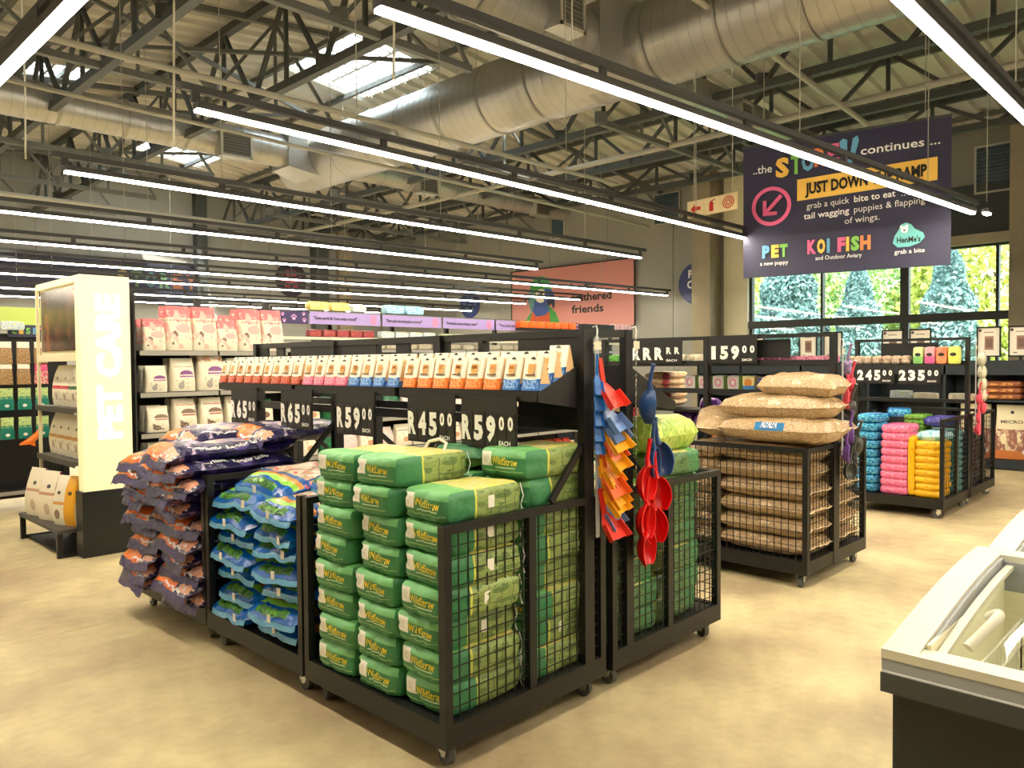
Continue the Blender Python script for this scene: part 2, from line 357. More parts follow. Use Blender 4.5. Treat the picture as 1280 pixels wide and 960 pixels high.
# square-to-round take-off boxes
for D, sx, yy, s_ in ((D1, -1, 15.1, .5), (D3, -1, 6.93, .55)):
    mb = MB(); x0, x1 = 9.5+sx*.3, 9.5+sx*1.0; z = 6.13
    vs = [(x0, yy-s_, z-s_), (x0, yy+s_, z-s_), (x0, yy+s_, z+s_), (x0, yy-s_, z+s_)]
    q = s_*.72; vs += [(x1, yy-q, z-q), (x1, yy+q, z-q), (x1, yy+q, z+q), (x1, yy-q, z+q)]
    mb.add([V(v)-D.location for v in vs], [(0, 1, 2, 3), (4, 7, 6, 5), (0, 4, 5, 1), (1, 5, 6, 2), (2, 6, 7, 3), (3, 7, 4, 0)]); mb.build('transition', GALV, D)
def grille(D, x, y, z, sy=-1, w=.5, h=.32):
    o = D.location; fr = MB(); r = (D.location.z, 0)
    x -= o.x; y -= o.y; z -= o.z
    fr.box(x-w/2, x+w/2, y-.1, y+.16, z-h/2, z+h/2)
    g = fr.build('grille_collar', GALV, D)
    mb = MB(); f = .045
    mb.box(x-w/2, x+w/2, y-.12, y-.1, z+h/2-f, z+h/2).box(x-w/2, x+w/2, y-.12, y-.1, z-h/2, z-h/2+f).box(x-w/2, x-w/2+f, y-.12, y-.1, z-h/2, z+h/2).box(x+w/2-f, x+w/2, y-.12, y-.1, z-h/2, z+h/2)
    mb.build('grille_frame', PALE, g)
    mb = MB().box(x-w/2+f, x+w/2-f, y-.104, y-.1, z-h/2+f, z+h/2-f, 1)
    for i in range(7): zz = z-h/2+f+(h-2*f)*(i+.5)/7; mb.bar((x-w/2+f, y-.11, zz), (x+w/2-f, y-.11, zz), .02, .006)
    mb.build('grille_blades', [mat('grille_grey', (.50, .49, .46), .6), mat('grille_back', (.36, .35, .33), .8)], g)
grille(D1, 7.3, 14.74, 5.95, w=.66, h=.5); grille(D5, 12.3, 14.84, 6.0, w=.62, h=.5); grille(D5, 16.5, 14.84, 5.98, w=.6, h=.45)
grille(D3, 7.75, 6.5, 6.1, w=.5, h=.5); grille(D4, 12.6, 6.6, 5.85, w=.45, h=.5)
# conduits and pipes under the roof
def pipe(name, pts, r, label, m=PALE, cat='pipe', n=8):
    o = V(pts[0]); return MB().tube([V(p)-o for p in pts], r, n).build(name, m, None, tuple(o), label=label, cat=cat)
pipe('sprinkler_pipe', [(13.4, -2, 5.9), (13.4, 24, 5.9)], .06, 'long pale pipe crossing just below the roof in front of the banner top')
pipe('sprinkler_pipe', [(2, 12.6, 5.6), (18, 12.2, 5.3)], .035, 'thin pale pipe sloping down to the right beside the large duct')
pipe('sprinkler_pipe', [(-3, 9.4, 5.1), (12.5, 9.2, 5.1)], .04, 'thin pale pipe running above the second linear light at left')
pipe('sprinkler_pipe', [(5.5, 5.2, 6.35), (17.5, 5.0, 5.5)], .045, 'grey pipe crossing diagonally in front of the largest duct')
pipe('sprinkler_pipe', [(-3, 17.8, 5.0), (17.5, 17.4, 4.9)], .05, 'grey pipe high up in the distance at the left')
pipe('hanging_cable', [(3.95, 9.5, 7.3), (3.97, 9.5, 6.0), (3.93, 9.5, 4.25)], .014, 'white cable hanging down from the roof at upper left', mat('white_cable', (.9, .88, .8), .5), 'cable', 6)
pipe('hanging_cable', [(3.2, 12.9, 7.2), (3.22, 12.9, 5.6), (3.2, 12.9, 4.6)], .014, 'leftmost white cable hanging down from the roof', MATS['white_cable'], 'cable', 6)
pipe('hanging_cable', [(5.5, 7.2, 7.5), (5.52, 7.2, 5.6), (5.5, 7.2, 4.85)], .014, 'white cable hanging down just left of the roof skylight', MATS['white_cable'], 'cable', 6)

# linear lights
def linear(p0, p1, label, busbar=True, hang=3):
    p0, p1 = V(p0), V(p1); t = thing('linear_light', label, 'light', tuple(p0), 0, 'linear lights under the roof'); d = p1-p0; u = d.normalized()
    MB().bar((0, 0, .035), tuple(d+V((0, 0, .035))), .085, .05).build('housing', TRK, t)
    MB().bar((0, 0, 0), tuple(d), .05, .022).build('diffuser', LED, t)
    if busbar:
        up = V((0, 0, .15)); MB().bar(tuple(up-u*.1), tuple(d+up+u*.15), .05, .05).build('track', TRK, t)
        n = int(d.length/1.5)
        cl = MB()
        for i in range(n+1):
            c = d*(i/n); cl.box(c.x-.03, c.x+.03, c.y-.012, c.y+.012, .05, .15)
        cl.build('clip', TRK, t, kind='stuff')
    for i in range(hang):
        c = p0+d*((i+.5)/hang); z = roofz(c.x)-.1-c.z; c -= p0
        MB().tube([(c.x, c.y, .15), (c.x, c.y, z)], .005, 5).build('suspension_wire', PALE, t)
    return t
LZ = 3.4
linear((2.4, 1.34, LZ), (10.9, 1.30, LZ), 'linear light at the top right corner of the view')
linear((2.39, 3.26, LZ), (10.93, 2.61, LZ), 'brightest long linear light crossing in front of the ramp banner')
linear((11.0, 2.50, LZ), (11.16, 2.49, LZ), 'short stub lamp just beyond the right end of the brightest light', False, 1)
linear((2.41, 5.44, LZ), (10.62, 5.52, LZ), 'long linear light ending just left of the banner and fire sign')
linear((2.30, 8.0, LZ), (11.3, 7.83, LZ), 'linear light ending just above the pink parrot board')
linear((2.2, 10.55, LZ), (11.15, 10.14, LZ), 'linear light ending left of the pink parrot board')
linear((2.2, 13.05, LZ), (18.3, 11.8, LZ), 'linear light crossing the pink board and the word feathered')
linear((2.2, 15.3, LZ), (17.6, 14.34, LZ), 'linear light crossing the beak of the parrot')
linear((2.2, 17.7, LZ), (17.5, 16.4, LZ), 'linear light just below the one crossing the parrot beak')
linear((2.2, 20.9, LZ), (18.4, 19.85, LZ), 'second farthest linear light, ending over the small round blue sign')
linear((2.2, 23.3, LZ), (16.5, 22.6, LZ), 'farthest and thinnest linear light near the back wall')
linear((1.27, 9.5, LZ), (1.31, -1.5, LZ), 'linear light running away at the top left corner of the view')
for k, yy in enumerate((-1.2, -3.6, -5.6)):  # unseen lamp rows added behind the camera for more light
    linear((2.4, yy, LZ), (11, yy, LZ), 'added unseen linear light behind the viewer, in the %s row' % NTH[k], False)
for k, yy in enumerate((7.5, 12.0, 16.0, 20.0)):  # extra lamp rows added out of view to brighten the left side
    linear((-7, yy, LZ), (.1, yy, LZ), 'added unseen linear light left of the view, in the %s row' % NTH[k], False)

# ================================================================ SIGNS ON WALLS
NAVY = mat('navy_sign', (.20, .20, .31), .5); PINKB = mat('pink_board', (.77, .51, .49), .45)
CY = mat('sign_yellow', (.96, .78, .36), .5); CG = mat('sign_green', (.52, .78, .38), .5); CB = mat('sign_blue', (.42, .68, .86), .5); CO = mat('sign_orange', (.95, .55, .32), .5); CP = mat('sign_pink', (.93, .42, .62), .5); CT = mat('sign_teal', (.45, .78, .80), .5); CK = mat('sign_black', (.08, .07, .08), .5); CRED = mat('sign_red', (.78, .13, .12), .5)
SM = [NAVY, WHT, CY, CG, CB, CO, CP, CT, CK, CRED]
# ramp banner
A, Bp = V((10.62, 5.53, 2.81)), V((11.10, 2.90, 2.83)); bw = (Bp-A).length; rv = (Bp-A).normalized(); rv.z = 0; rv.normalize(); uv_ = V((0, 0, 1)); bh = 1.91
t = thing('hanging_banner', 'large dark purple banner hanging by the windows, saying the Storey continues just down the ramp', 'banner', tuple(A))
fr = (V((0, 0, 0)), rv, uv_); nn = rv.cross(uv_)
mb = MB()
NX = 24
vs = []; fs = []
for j in (0, 1):
    for i in range(NX+1):
        for k in range(9):
            x = bw*i/NX; z = bh*k/8; wv = .012*math.sin(x*9+z*3)*max(0, 1-z/.8)*(1 if x < .6 else .3)
            vs.append(rv*x+uv_*z+nn*(wv-.02*j))
for j in (0, 1):
    for i in range(NX):
        for k in range(8):
            a = j*(NX+1)*9+i*9+k; q = (a, a+9, a+10, a+1); fs.append(q if j == 0 else q[::-1])
mb.add(vs, fs, 0, smooth=True); mb.build('cloth', NAVY, t)
F2 = (nn*.02, rv, uv_)
mb = MB()
mb.text('..the', F2, .15, 1.50, .12, 1, .01, fit=.27)
for ch, m_, x_, z_, h_, w_ in (('S', 2, .47, 1.42, .26, .19), ('T', 3, .68, 1.44, .26, .15), ('O', 4, .83, 1.46, .25, .17), ('R', 5, 1.0, 1.50, .24, .17), ('E', 6, 1.18, 1.53, .24, .15)): mb.text(ch, F2, x_, z_, h_, m_, .05, fit=w_, th=.004)
mb.poly([(1.33, 1.78), (1.38, 1.82), (1.43, 1.79), (1.43, 1.62), (1.47, 1.60), (1.50, 1.80), (1.56, 1.83), (1.58, 1.76), (1.52, 1.55), (1.47, 1.43), (1.40, 1.42), (1.42, 1.53), (1.36, 1.56)], F2, 4, .005)
mb.text('continues ...', F2, 1.60, 1.56, .115, 1, .014, fit=.95)
mb.poly([(.77, 1.04), (2.52, 1.10), (2.52, 1.40), (.77, 1.34)], F2, 2)
def sl2(x, y): return nn*.024+rv*x+uv_*(y+(x-.86)*.035)
def sl3(x, y): return nn*.028+rv*x+uv_*(y+(x-.86)*.035)
mb.text('JUST DOWN THE RAMP', F2, .88, 1.12, .155, 8, .04, fit=1.52, fn=sl3)
mb.text('grab a quick', F2, .90, .91, .09, 1, .0, fit=.56, fn=sl2); mb.text('bite to eat', F2, 1.52, .91, .09, 1, .016, fit=.51, fn=sl2); mb.text('..or', F2, 2.1, .90, .09, 1, 0, fit=.2, fn=sl2)
mb.text('tail wagging', F2, .86, .77, .09, 1, .016, fit=.60, fn=sl2); mb.text('puppies & flapping', F2, 1.52, .77, .09, 1, 0, fit=.86, fn=sl2)
mb.text('of wings.', F2, 1.40, .63, .09, 1, 0, fit=.44, fn=sl2)
mb.ring(.41, 1.01, .225, .28, F2, 6); mb.poly([(.53, 1.17), (.57, 1.13), (.37, .93), (.49, .93), (.49, .88), (.29, .88), (.29, 1.10), (.34, 1.10), (.34, .97)], F2, 6)
for ch, m_, x in (('P', 4, .28), ('E', 2, .41), ('T', 3, .53)): mb.text(ch, F2, x, .28, .17, m_, .06, fit=.11)
mb.text('a new puppy', F2, .25, .165, .06, 1, .01, fit=.40)
for ch, m_, x, w_ in (('K', 6, .91, .12), ('O', 2, 1.04, .11), ('I', 4, 1.17, .04), ('F', 6, 1.31, .10), ('I', 2, 1.42, .04), ('S', 3, 1.48, .11), ('H', 5, 1.60, .13)): mb.text(ch, F2, x, .29, .18, m_, .06, fit=w_)
mb.text('and Outdoor Aviary', F2, 1.02, .185, .06, 1, .005, fit=.60)
mb.poly([(2.00, .33), (2.06, .27), (2.20, .27), (2.32, .31), (2.38, .38), (2.36, .44), (2.26, .50), (2.22, .56), (2.16, .59), (2.10, .57), (2.07, .50), (2.02, .42)], F2, 7)
mb.text("HenMe's", F2, 2.05, .33, .075, 8, .03, fit=.28, th=.005)
mb.disc(2.14, .50, .045, .045, F2, 1, .004); mb.disc(2.10, .54, .016, .016, F2, 1, .004); mb.disc(2.17, .545, .016, .016, F2, 1, .004); mb.disc(2.14, .49, .014, .010, F2, 8, .006)
mb.text('grab a bite', F2, 2.02, .185, .06, 1, .012, fit=.36)
mb.build('printed_lettering', SM, t)
MB().bar(tuple(uv_*bh), tuple(rv*bw+uv_*bh), .03).build('top_rail', STEEL2, t)
for x in (.3, bw-.3): MB().tube([rv*x+uv_*bh, rv*x+V((0, 0, roofz(10.8)-A.z-.1))], .006, 5).build('suspension_wire', PALE, t)
# fire equipment sign
t = thing('hanging_sign', 'white hanging sign with red arrow, fire extinguisher and hose reel', 'sign', (9.5, 5.78, 3.575)); f3 = (V((-.012, 0, 0)), V((.08, -.995, .06)).normalized(), V((0, 0, 1)))
mb = MB(); mb.poly([(0, 0), (.73, 0), (.73, .23), (0, .23)], f3, 1, .012)
for i in range(3): mb.poly([(.02+i*.237, .02), (.235+i*.237, .02), (.235+i*.237, .21), (.02+i*.237, .21)], f3, 2, .014)
f4 = (f3[0]+f3[1].cross(f3[2])*.013, f3[1], f3[2])
mb.poly([(.05, .115), (.12, .18), (.12, .14), (.20, .14), (.20, .09), (.12, .09), (.12, .05)], f4, 3)
mb.poly([(.33, .04), (.39, .04), (.39, .15), (.37, .17), (.42, .19), (.41, .2), (.35, .18), (.33, .15)], f4, 3)
for r_ in (.02, .045, .07): mb.ring(.605, .115, r_, r_+.014, f4, 3)
mb.build('sign_face', [WHT, mat('sign_cream', (.93, .86, .68), .5), mat('sign_cream_b', (.95, .88, .70), .5), CRED], t)
MB().tube([(0, -.1, .23), (0, -.1, 2.2)], .006, 5).build('suspension_wire', PALE, t); MB().tube([(.05, -.65, .27), (.05, -.65, 2.2)], .006, 5).build('suspension_wire', PALE, t)
# pink parrot board, on the window wall beyond the column
by0, by1, bz0, bz1 = 18.15, 13.18, 2.66, 4.60
t = thing('sign_board', 'large pink board with a parrot and the words For the feathered friends', 'sign', (XW-.09, by0, bz0)); f5 = FR(0, 0, 0, '-x'); bw_, bh_ = by0-by1, bz1-bz0
MB().box(0, .08, -bw_, 0, 0, bh_).build('board', [PINKB], t)
MB().box(-.02, .02, -bw_-.02, 0, bh_, bh_+.03).box(-.02, .02, -bw_-.03, -bw_, -.02, bh_+.03).box(-.02, .02, 0, .03, -.02, bh_+.03).build('board_edge', CK, t)
mb = MB(); mb.text('For the', f5, 2.55, 1.18, .22, 0, -.005, fit=.98); mb.text('feathered', f5, 2.6, .83, .24, 0, .03, fit=1.55); mb.text('friends', f5, 2.6, .46, .24, 0, .03, fit=1.25)
mb.build('lettering', [CK], t)
G1_ = mat('parrot_green', (.25, .60, .28), .6, vary=.25, vscale=8); G2_ = mat('parrot_blue', (.22, .33, .62), .6, vary=.2, vscale=8); G3_ = mat('parrot_red', (.78, .33, .17), .6, vary=.3, vscale=8); G4_ = mat('parrot_face', (.88, .86, .80), .6); G5_ = mat('parrot_beak', (.13, .16, .24), .4); G6_ = mat('parrot_teal', (.35, .55, .55), .6)
mb = MB()
mb.poly([(.52, 0), (.55, .25), (.85, .55), (1.15, .8), (1.6, .8), (1.95, .5), (2.1, .2), (2.1, 0)], f5, 0, .004)
mb.poly([(.80, 0), (.84, .35), (1.0, .75), (1.5, .8), (1.68, .5), (1.72, 0)], f5, 2, .008)
mb.disc(1.3, 1.30, .46, .42, f5, 0, .010); mb.poly([(.80, 1.25), (.74, .95), (.9, .55), (1.08, .6), (1.0, 1.3)], f5, 5, .012)
mb.poly([(.95, .62), (1.05, .95), (1.45, .95), (1.7, .62), (1.5, .45), (1.1, .42)], f5, 1, .014)
mb.disc(1.32, 1.08, .25, .22, f5, 3, .018); mb.ring(1.26, 1.13, .03, .05, f5, 4, .022)
mb.poly([(1.50, 1.32), (1.78, 1.25), (1.92, 1.0), (1.90, .74), (1.84, .66), (1.80, .82), (1.6, .80), (1.46, .92)], f5, 1, .020)
mb.poly([(1.62, .98), (1.86, 1.0), (1.90, .72), (1.84, .64), (1.80, .80), (1.60, .74)], f5, 4, .024)
mb.build('parrot_picture', [G1_, G2_, G3_, G4_, G5_, G6_], t)
def roundsign(loc, r, face, label, lines, m, tm, rot=0):
    t = thing('round_sign', label, 'sign', loc); f = FR(0, 0, 0, face); f = (f[1].cross(f[2])*.02, f[1], f[2])
    MB().disc(0, 0, r, r, FR(0, 0, 0, face), 0, .02, 40).build('disc', [m], t)
    mb = MB()
    for s_, y, h, w in lines: mb.text(s_, f, 0, y, h, 0, .04, 'c', fit=w)
    if not lines:
        mb.disc(0, -.16*r/.5, .22*r/.5, .16*r/.5, f, 0)
        for dx, dy in ((-.28, .02), (-.1, .18), (.1, .18), (.28, .02)): mb.disc(dx*r/.5, dy*r/.5, .07*r/.5, .10*r/.5, f, 0)
    mb.build('lettering', [tm], t); return t
BLU = mat('round_sign_blue', (.16, .22, .45), .5)
roundsign((XW-.02, 11.14, 3.72), .58, '-x', 'round dark blue wall sign partly hidden by the concrete column', [('FAR', .17, .21, .54), ('COO', -.12, .21, .62), ('&L', -.40, .21, .30)], BLU, WHT)
roundsign((XW-.02, 20.3, 3.68), .50, '-x', 'small round dark blue sign on the wall left of the parrot board', [], BLU, mat('sign_bluetext', (.34, .44, .62), .5))
roundsign((14.4, YW-.03, 4.62), .62, '-y', 'round dark sign with a pink paw print high on the back wall', [], mat('dark_round', (.17, .15, .18), .5), mat('paw_red', (.60, .22, .30), .5))
# navy board on the back wall, upper left
t = thing('sign_board', 'long navy board with faded coloured letters on the back wall at left', 'sign', (3.2, YW-.12, 3.5)); MB().box(0, 7.9, 0, .1, 0, 1.35).build('board', mat('navy_board', (.13, .14, .22), .6), t)
mb = MB(); f = FR(0, -.005, 0, '-y')
for i, (ch, m_) in enumerate((('S', 2), ('T', 3), ('O', 7), ('R', 3), ('E', 5), ('Y', 5))): mb.text(ch, f, 5.3+i*.42, .55, .45, m_, .05, fit=.32)
mb.build('lettering', [mat('dim_%d' % i, c, .6) for i, c in enumerate([(.2, .2, .3), (.5, .5, .5), (.50, .44, .28), (.3, .42, .3), (.25, .35, .5), (.48, .3, .22), (.5, .3, .35), (.25, .4, .42)])], t)
# pilasters and lit strips on the back wall
ST('trim_4', MB().box(15.2, 15.75, YW-.35, YW, 0, 7.1), STEEL2)
ST('trim_5', MB().box(10.9, 11.25, YW-.3, YW, 0, 7.3), STEEL2)
ST('trim_6', MB().box(16.3, 16.9, YW-.2, YW, 0, 6.9), CONC)

# ================================================================ WRAPPED GOODS (surface makers)
def boxbag(w, d, h, seed, p=7, amp=.006, nx=12, ny=8, nz=6, sag=0):
    """a filled, slightly creased block-shaped bag standing on z = 0; returns a mesh builder and its surface function"""
    o_ = V((seed*3.7, seed*1.9, seed*5.3))
    def fn(a, b_, c):
        n = (abs(a)**p+abs(b_)**p+abs(c)**p)**(1/p); q = V((a, b_, c))/n
        pos = V((q.x*w/2, q.y*d/2, (q.z+1)*h/2)); k = pos*11+o_
        cre = abs(noise.noise(k*1.3)); dsp = amp*1.4*noise.noise(k*.6)-amp*max(0, .18-cre)*7
        qn = q.normalized(); pos += V((qn.x, qn.y, qn.z*.6))*dsp
        pos.z -= sag*(pos.z/h)*(abs(q.x)**2)*.5
        return pos
    mb = MB()
    def side(mk, uvk, na, nb):
        vs = []; fs = []; uvs = []
        for j in range(nb+1):
            for i in range(na+1): vs.append(fn(*mk(-1+2*i/na, -1+2*j/nb)))
        for j in range(nb):
            for i in range(na):
                fs.append((j*(na+1)+i, j*(na+1)+i+1, (j+1)*(na+1)+i+1, (j+1)*(na+1)+i))
                uvs.append([uvk(i/na, j/nb), uvk((i+1)/na, j/nb), uvk((i+1)/na, (j+1)/nb), uvk(i/na, (j+1)/nb)])
        mb.add(vs, fs, 0, uvs=uvs, smooth=True)
    side(lambda s, t: (s, -1, t), lambda u, v: (u, v), nx, nz)            # front
    side(lambda s, t: (1, s, t), lambda u, v: (1+u, v), ny, nz)           # right
    side(lambda s, t: (-s, 1, t), lambda u, v: (2+u, v), nx, nz)
    side(lambda s, t: (-1, -s, t), lambda u, v: (3+u, v), ny, nz)
    side(lambda s, t: (s, t, 1), lambda u, v: (u, 1+v), nx, ny)           # top
    side(lambda s, t: (s, -t, -1), lambda u, v: (u, -1-v), nx, ny)
    return mb, fn

def pillow(w, l, t, seed, flap=.035, nu=14, nv=18, amp=.006, pu=4, pv=7, droop=0, fz=.012):
    """a filled pillow bag lying on z = 0, long axis y, crimped fins at both ends"""
    o_ = V((seed*2.3, seed*7.1, seed*.7))
    def fn(u, v, sd):
        pr = (max(0, 1-abs(u)**pu)**.5)*(max(0, 1-abs(v)**pv)**.5)
        x = w/2*u*(1-.05*abs(v)**8); y = l/2*v*(1-.02*abs(u)**4)
        k = V((x, y, sd*.3))*7+o_
        wr = noise.noise(k)*amp*1.3+(.18-min(.18, abs(noise.noise(k*1.7))))*-amp*5*pr
        end = max(0, abs(v)-.6)/.4
        wr += noise.noise(V((u*4.5+seed, sd*2, v)))*end*amp*2.2
        z = t/2+sd*(t/2*pr)+wr*(sd if sd else 1)*min(1, pr*3+.2)+noise.noise(V((u*1.8+seed*2.1, v*.5, 3)))*fz*2*end
        z -= droop*max(0, abs(v)-.75 if v < 0 else 0)
        return V((x, y, max(0 if abs(v) < .7 else -.03, z)))
    mb = MB()
    for sd in (1, -1):
        vs = []; fs = []; uvs = []
        for j in range(nv+1):
            v = -1+2*j/nv; v = math.copysign(abs(v)**.8, v)
            for i in range(nu+1):
                u = -1+2*i/nu; u = math.copysign(abs(u)**.75, u); vs.append(fn(u, v, sd))
        for j in range(nv):
            for i in range(nu):
                q = (j*(nu+1)+i, j*(nu+1)+i+1, (j+1)*(nu+1)+i+1, (j+1)*(nu+1)+i); off = 0 if sd > 0 else 1
                uq = [(off+i/nu, j/nv), (off+(i+1)/nu, j/nv), (off+(i+1)/nu, (j+1)/nv), (off+i/nu, (j+1)/nv)]
                fs.append(q if sd > 0 else q[::-1]); uvs.append(uq if sd > 0 else uq[::-1])
        mb.add(vs, fs, 0, uvs=uvs, smooth=True)
    fin = None
    if flap:
        fin = []
        for e in (-1, 1):
            vs = []; n = 16
            for r_ in range(3):
                for i in range(n+1):
                    u = -1+2*i/n; p_ = fn(u*.97, e, 1); vs.append(p_+V((0, e*flap*r_/2-.004*e, noise.noise(V((u*4+seed*5, e, 1)))*flap*.9*r_/2-droop*.25*r_*(e < 0))))
            k = len(vs); vs2 = [v_+V((0, 0, .003)) for v_ in vs]; fs = []
            for r_ in range(2):
                for i in range(n): a = r_*(n+1)+i; fs += [(a, a+1, a+n+2, a+n+1), (k+a, k+a+n+1, k+a+n+2, k+a+1)]
            a = 2*(n+1)
            for i in range(n): fs.append((a+i, a+i+1, k+a+i+1, k+a+i))
            fin.append(MB().add(vs+vs2, fs, 0, smooth=True))
    return mb, fin, fn

def pouch(w, d, h, seed=0, kind='bag', nz=9, n=20, amp=.004, lean=0):
    """a standing pouch: flat crimped top, filled bottom; 'tent' tapers straight up to a ridge"""
    o_ = V((seed*1.3, seed*4.1, seed*2.7)); mb = MB()
    def fn(th, s):
        if kind == 'tent': dd = d*(1-s)+.006; ww = w*(1-.0*s)
        else:
            k = max(0, (s-.62)/.38); dd = d*(1-k**1.4)*(.9+.25*math.sin(min(1, s/.62)*PI))+.008; ww = w*(.94+.06*math.cos(s*PI))*(1+.02*k)
        c, s_ = math.cos(th), math.sin(th); e = .35
        x = ww/2*math.copysign(abs(c)**e, c); y = dd/2*math.copysign(abs(s_)**e, s_)
        p_ = V((x, y, s*h)); m_ = noise.noise(p_*12+o_)*amp; p_ += V((m_*c, m_*s_, 0)); p_.y += lean*s
        return p_
    vs = []; fs = []; uvs = []
    for j in range(nz+1):
        for i in range(n): vs.append(fn(2*PI*(i+.5)/n, j/nz))
    for j in range(nz):
        for i in range(n):
            a = j*n+i; b_ = j*n+(i+1) % n; q = (a, b_, b_+n, a+n); fs.append(q)
            back = 0 if math.sin(2*PI*(i+1)/n) < .05 else 1
            uvs.append([(vs[z].x/w+.5+back, vs[z].z/h) for z in q])
    mb.add(vs, fs, 0, uvs=uvs, smooth=True)
    mb.add([vs[i] for i in range(n)], [tuple(range(n))[::-1]], 0, uvs=[[(.5, 0)]*n]); mb.add([vs[nz*n+i] for i in range(n)], [tuple(range(n))], 0, uvs=[[(.5, 1)]*n])
    return mb, lambda x, z: V((x, -(d*(1-z/h)+.006 if kind == 'tent' else d*(1-(max(0, z/h-.62)/.38)**1.4)*(.9+.25*math.sin(min(1, z/h/.62)*PI))+.008)/2-.0035+lean*z/h, z))

class Kind:
    """one kind of goods: its part meshes, built once and then shared by every copy"""
    def __init__(s, name, cat, parts): s.name, s.cat, s.parts = name, cat, parts   # parts: [(part name, mesh)]
    def put(s, loc, rz=0, label='', group=None, tilt=None):
        rot = rz if tilt is None else (tilt[0], tilt[1], rz)
        if len(s.parts) == 1: return link(s.name, s.parts[0][1], None, loc, rot, label, s.cat, group)
        t = link(s.name, None, None, loc, rot, label, s.cat, group)
        for n_, me in s.parts: link(n_, me, t)
        return t

# ================================================================ CAGES AND GONDOLAS
def wire_panel(mb, p0, u, length, z0, z1, sp=.052, r=.0023):
    """crossed steel wires in the plane of u and z"""
    p0, u = V(p0), V(u); n = round(length/sp)
    for i in range(n+1):
        c = p0+u*(length*i/n); mb.bar((c.x, c.y, z0), (c.x, c.y, z1), r*2)
    m_ = round((z1-z0)/sp)
    for j in range(m_+1):
        z = z0+(z1-z0)*j/m_; mb.bar((p0.x, p0.y, z), tuple(V((p0.x, p0.y, z))+u*length), r*1.6)
    return mb
def caster(t, x, y, rz=0, r=.043, R_=0):
    c = MB().box(-.03, .03, -.03, .03, .088, .1).bar((-.022, 0, .09), (-.022, .012, .045), .004, .05).bar((.022, 0, .09), (.022, .012, .045), .004, .05).build('caster', CHR, t, (x, y, 0), rz)
    w_ = MB(); w_.tube([(-.014, .012, r), (.014, .012, r)], r, 20); w_.tube([(-.022, .012, r), (.022, .012, r)], .012, 10, 1); w_.build('wheel', [RUB, CHR], c)
def cage(x0, x1, y0, y1, label, open_side='-x', mesh=('y0', 'y1'), zt=.97, mids=(), pw=.038, low=None):
    t = thing('wheeled_cage', label, 'display cage', ((x0+x1)/2, (y0+y1)/2, 0), 0, 'wheeled display cages'); cx, cy = (x0+x1)/2, (y0+y1)/2
    X0, X1, Y0, Y1 = x0-cx, x1-cx, y0-cy, y1-cy; b_ = .045
    MB().box(X0, X1, Y0, Y0+b_, .10, .195).box(X0, X1, Y1-b_, Y1, .10, .195).box(X0, X0+b_, Y0+b_, Y1-b_, .10, .195).box(X1-b_, X1, Y0+b_, Y1-b_, .10, .195).build('base_frame', BLK, t)
    MB().box(X0+b_, X1-b_, Y0+b_, Y1-b_, .165, .186).build('deck', DECK, t)
    for x in (X0, X1-pw):
        for y in (Y0, Y1-pw): MB().box(x, x+pw, y, y+pw, .195, zt).build('post', BLK, t)
    rails = MB()
    for s_ in mesh:
        if s_[0] == 'y':
            y = Y0 if s_ == 'y0' else Y1-pw; MB().box(X0+pw, X1-pw, y, y+pw, zt-.032, zt).build('top_rail', BLK, t)
            wire_panel(MB(), (X0+pw, y+pw/2, 0), (1, 0, 0), X1-X0-2*pw, .195, zt-.032).build('wire_mesh', BLK, t, kind='stuff')
            MB().box((X0+X1)/2-.022, (X0+X1)/2+.022, y+.004, y+pw-.004, .195, zt-.032).build('middle_post', BLK, t)
        else:
            x = X0 if s_ == 'x0' else X1-pw; MB().box(x, x+pw, Y0+pw, Y1-pw, zt-.032, zt).build('top_rail', BLK, t)
            wire_panel(MB(), (x+pw/2, Y0+pw, 0), (0, 1, 0), Y1-Y0-2*pw, .195, zt-.032).build('wire_mesh', BLK, t, kind='stuff')
    for x in (X0+.07, X1-.07):
        for y in (Y0+.07, Y1-.09): caster(t, x, y, random.uniform(-.5, .5)+(1.2 if x0 > 4 else 0))
    return t
cage(1.92, 2.93, 2.235, 3.26, 'nearest wheeled cage, filled with green bags, open at the left front', mesh=('y0', 'y1'))
cage(1.92, 2.93, 3.28, 4.315, 'wheeled cage of blue bags between the green and the purple stacks', mesh=('y1',))
cage(1.92, 2.93, 4.33, 5.36, 'wheeled cage under the purple and orange litter bags', mesh=('y1',))
cage(2.985, 4.02, 2.235, 3.26, 'wheeled cage of green bags behind the red scoops', mesh=('y0', 'x1'))
cage(2.985, 4.02, 3.28, 4.315, 'wheeled cage behind the red-scoop cage, mostly hidden', mesh=('x1',))
cage(5.22, 6.32, 2.24, 3.27, 'wheeled wire cage holding the big tan bags of pellets', mesh=('y0', 'x0', 'x1'), zt=.985)
cage(5.22, 6.32, 3.29, 4.32, 'wheeled wire cage left of the tan pellet bags, mostly hidden', mesh=('x0',), zt=.985)
cage(8.43, 9.42, 2.25, 3.28, 'wheeled cage with yellow, pink and blue packs', mesh=('y0',), zt=1.0)
cage(9.45, 10.47, 2.25, 3.28, 'farthest wheeled cage, right of the yellow packs, with dark packs', mesh=('y0', 'x1'), zt=1.0)

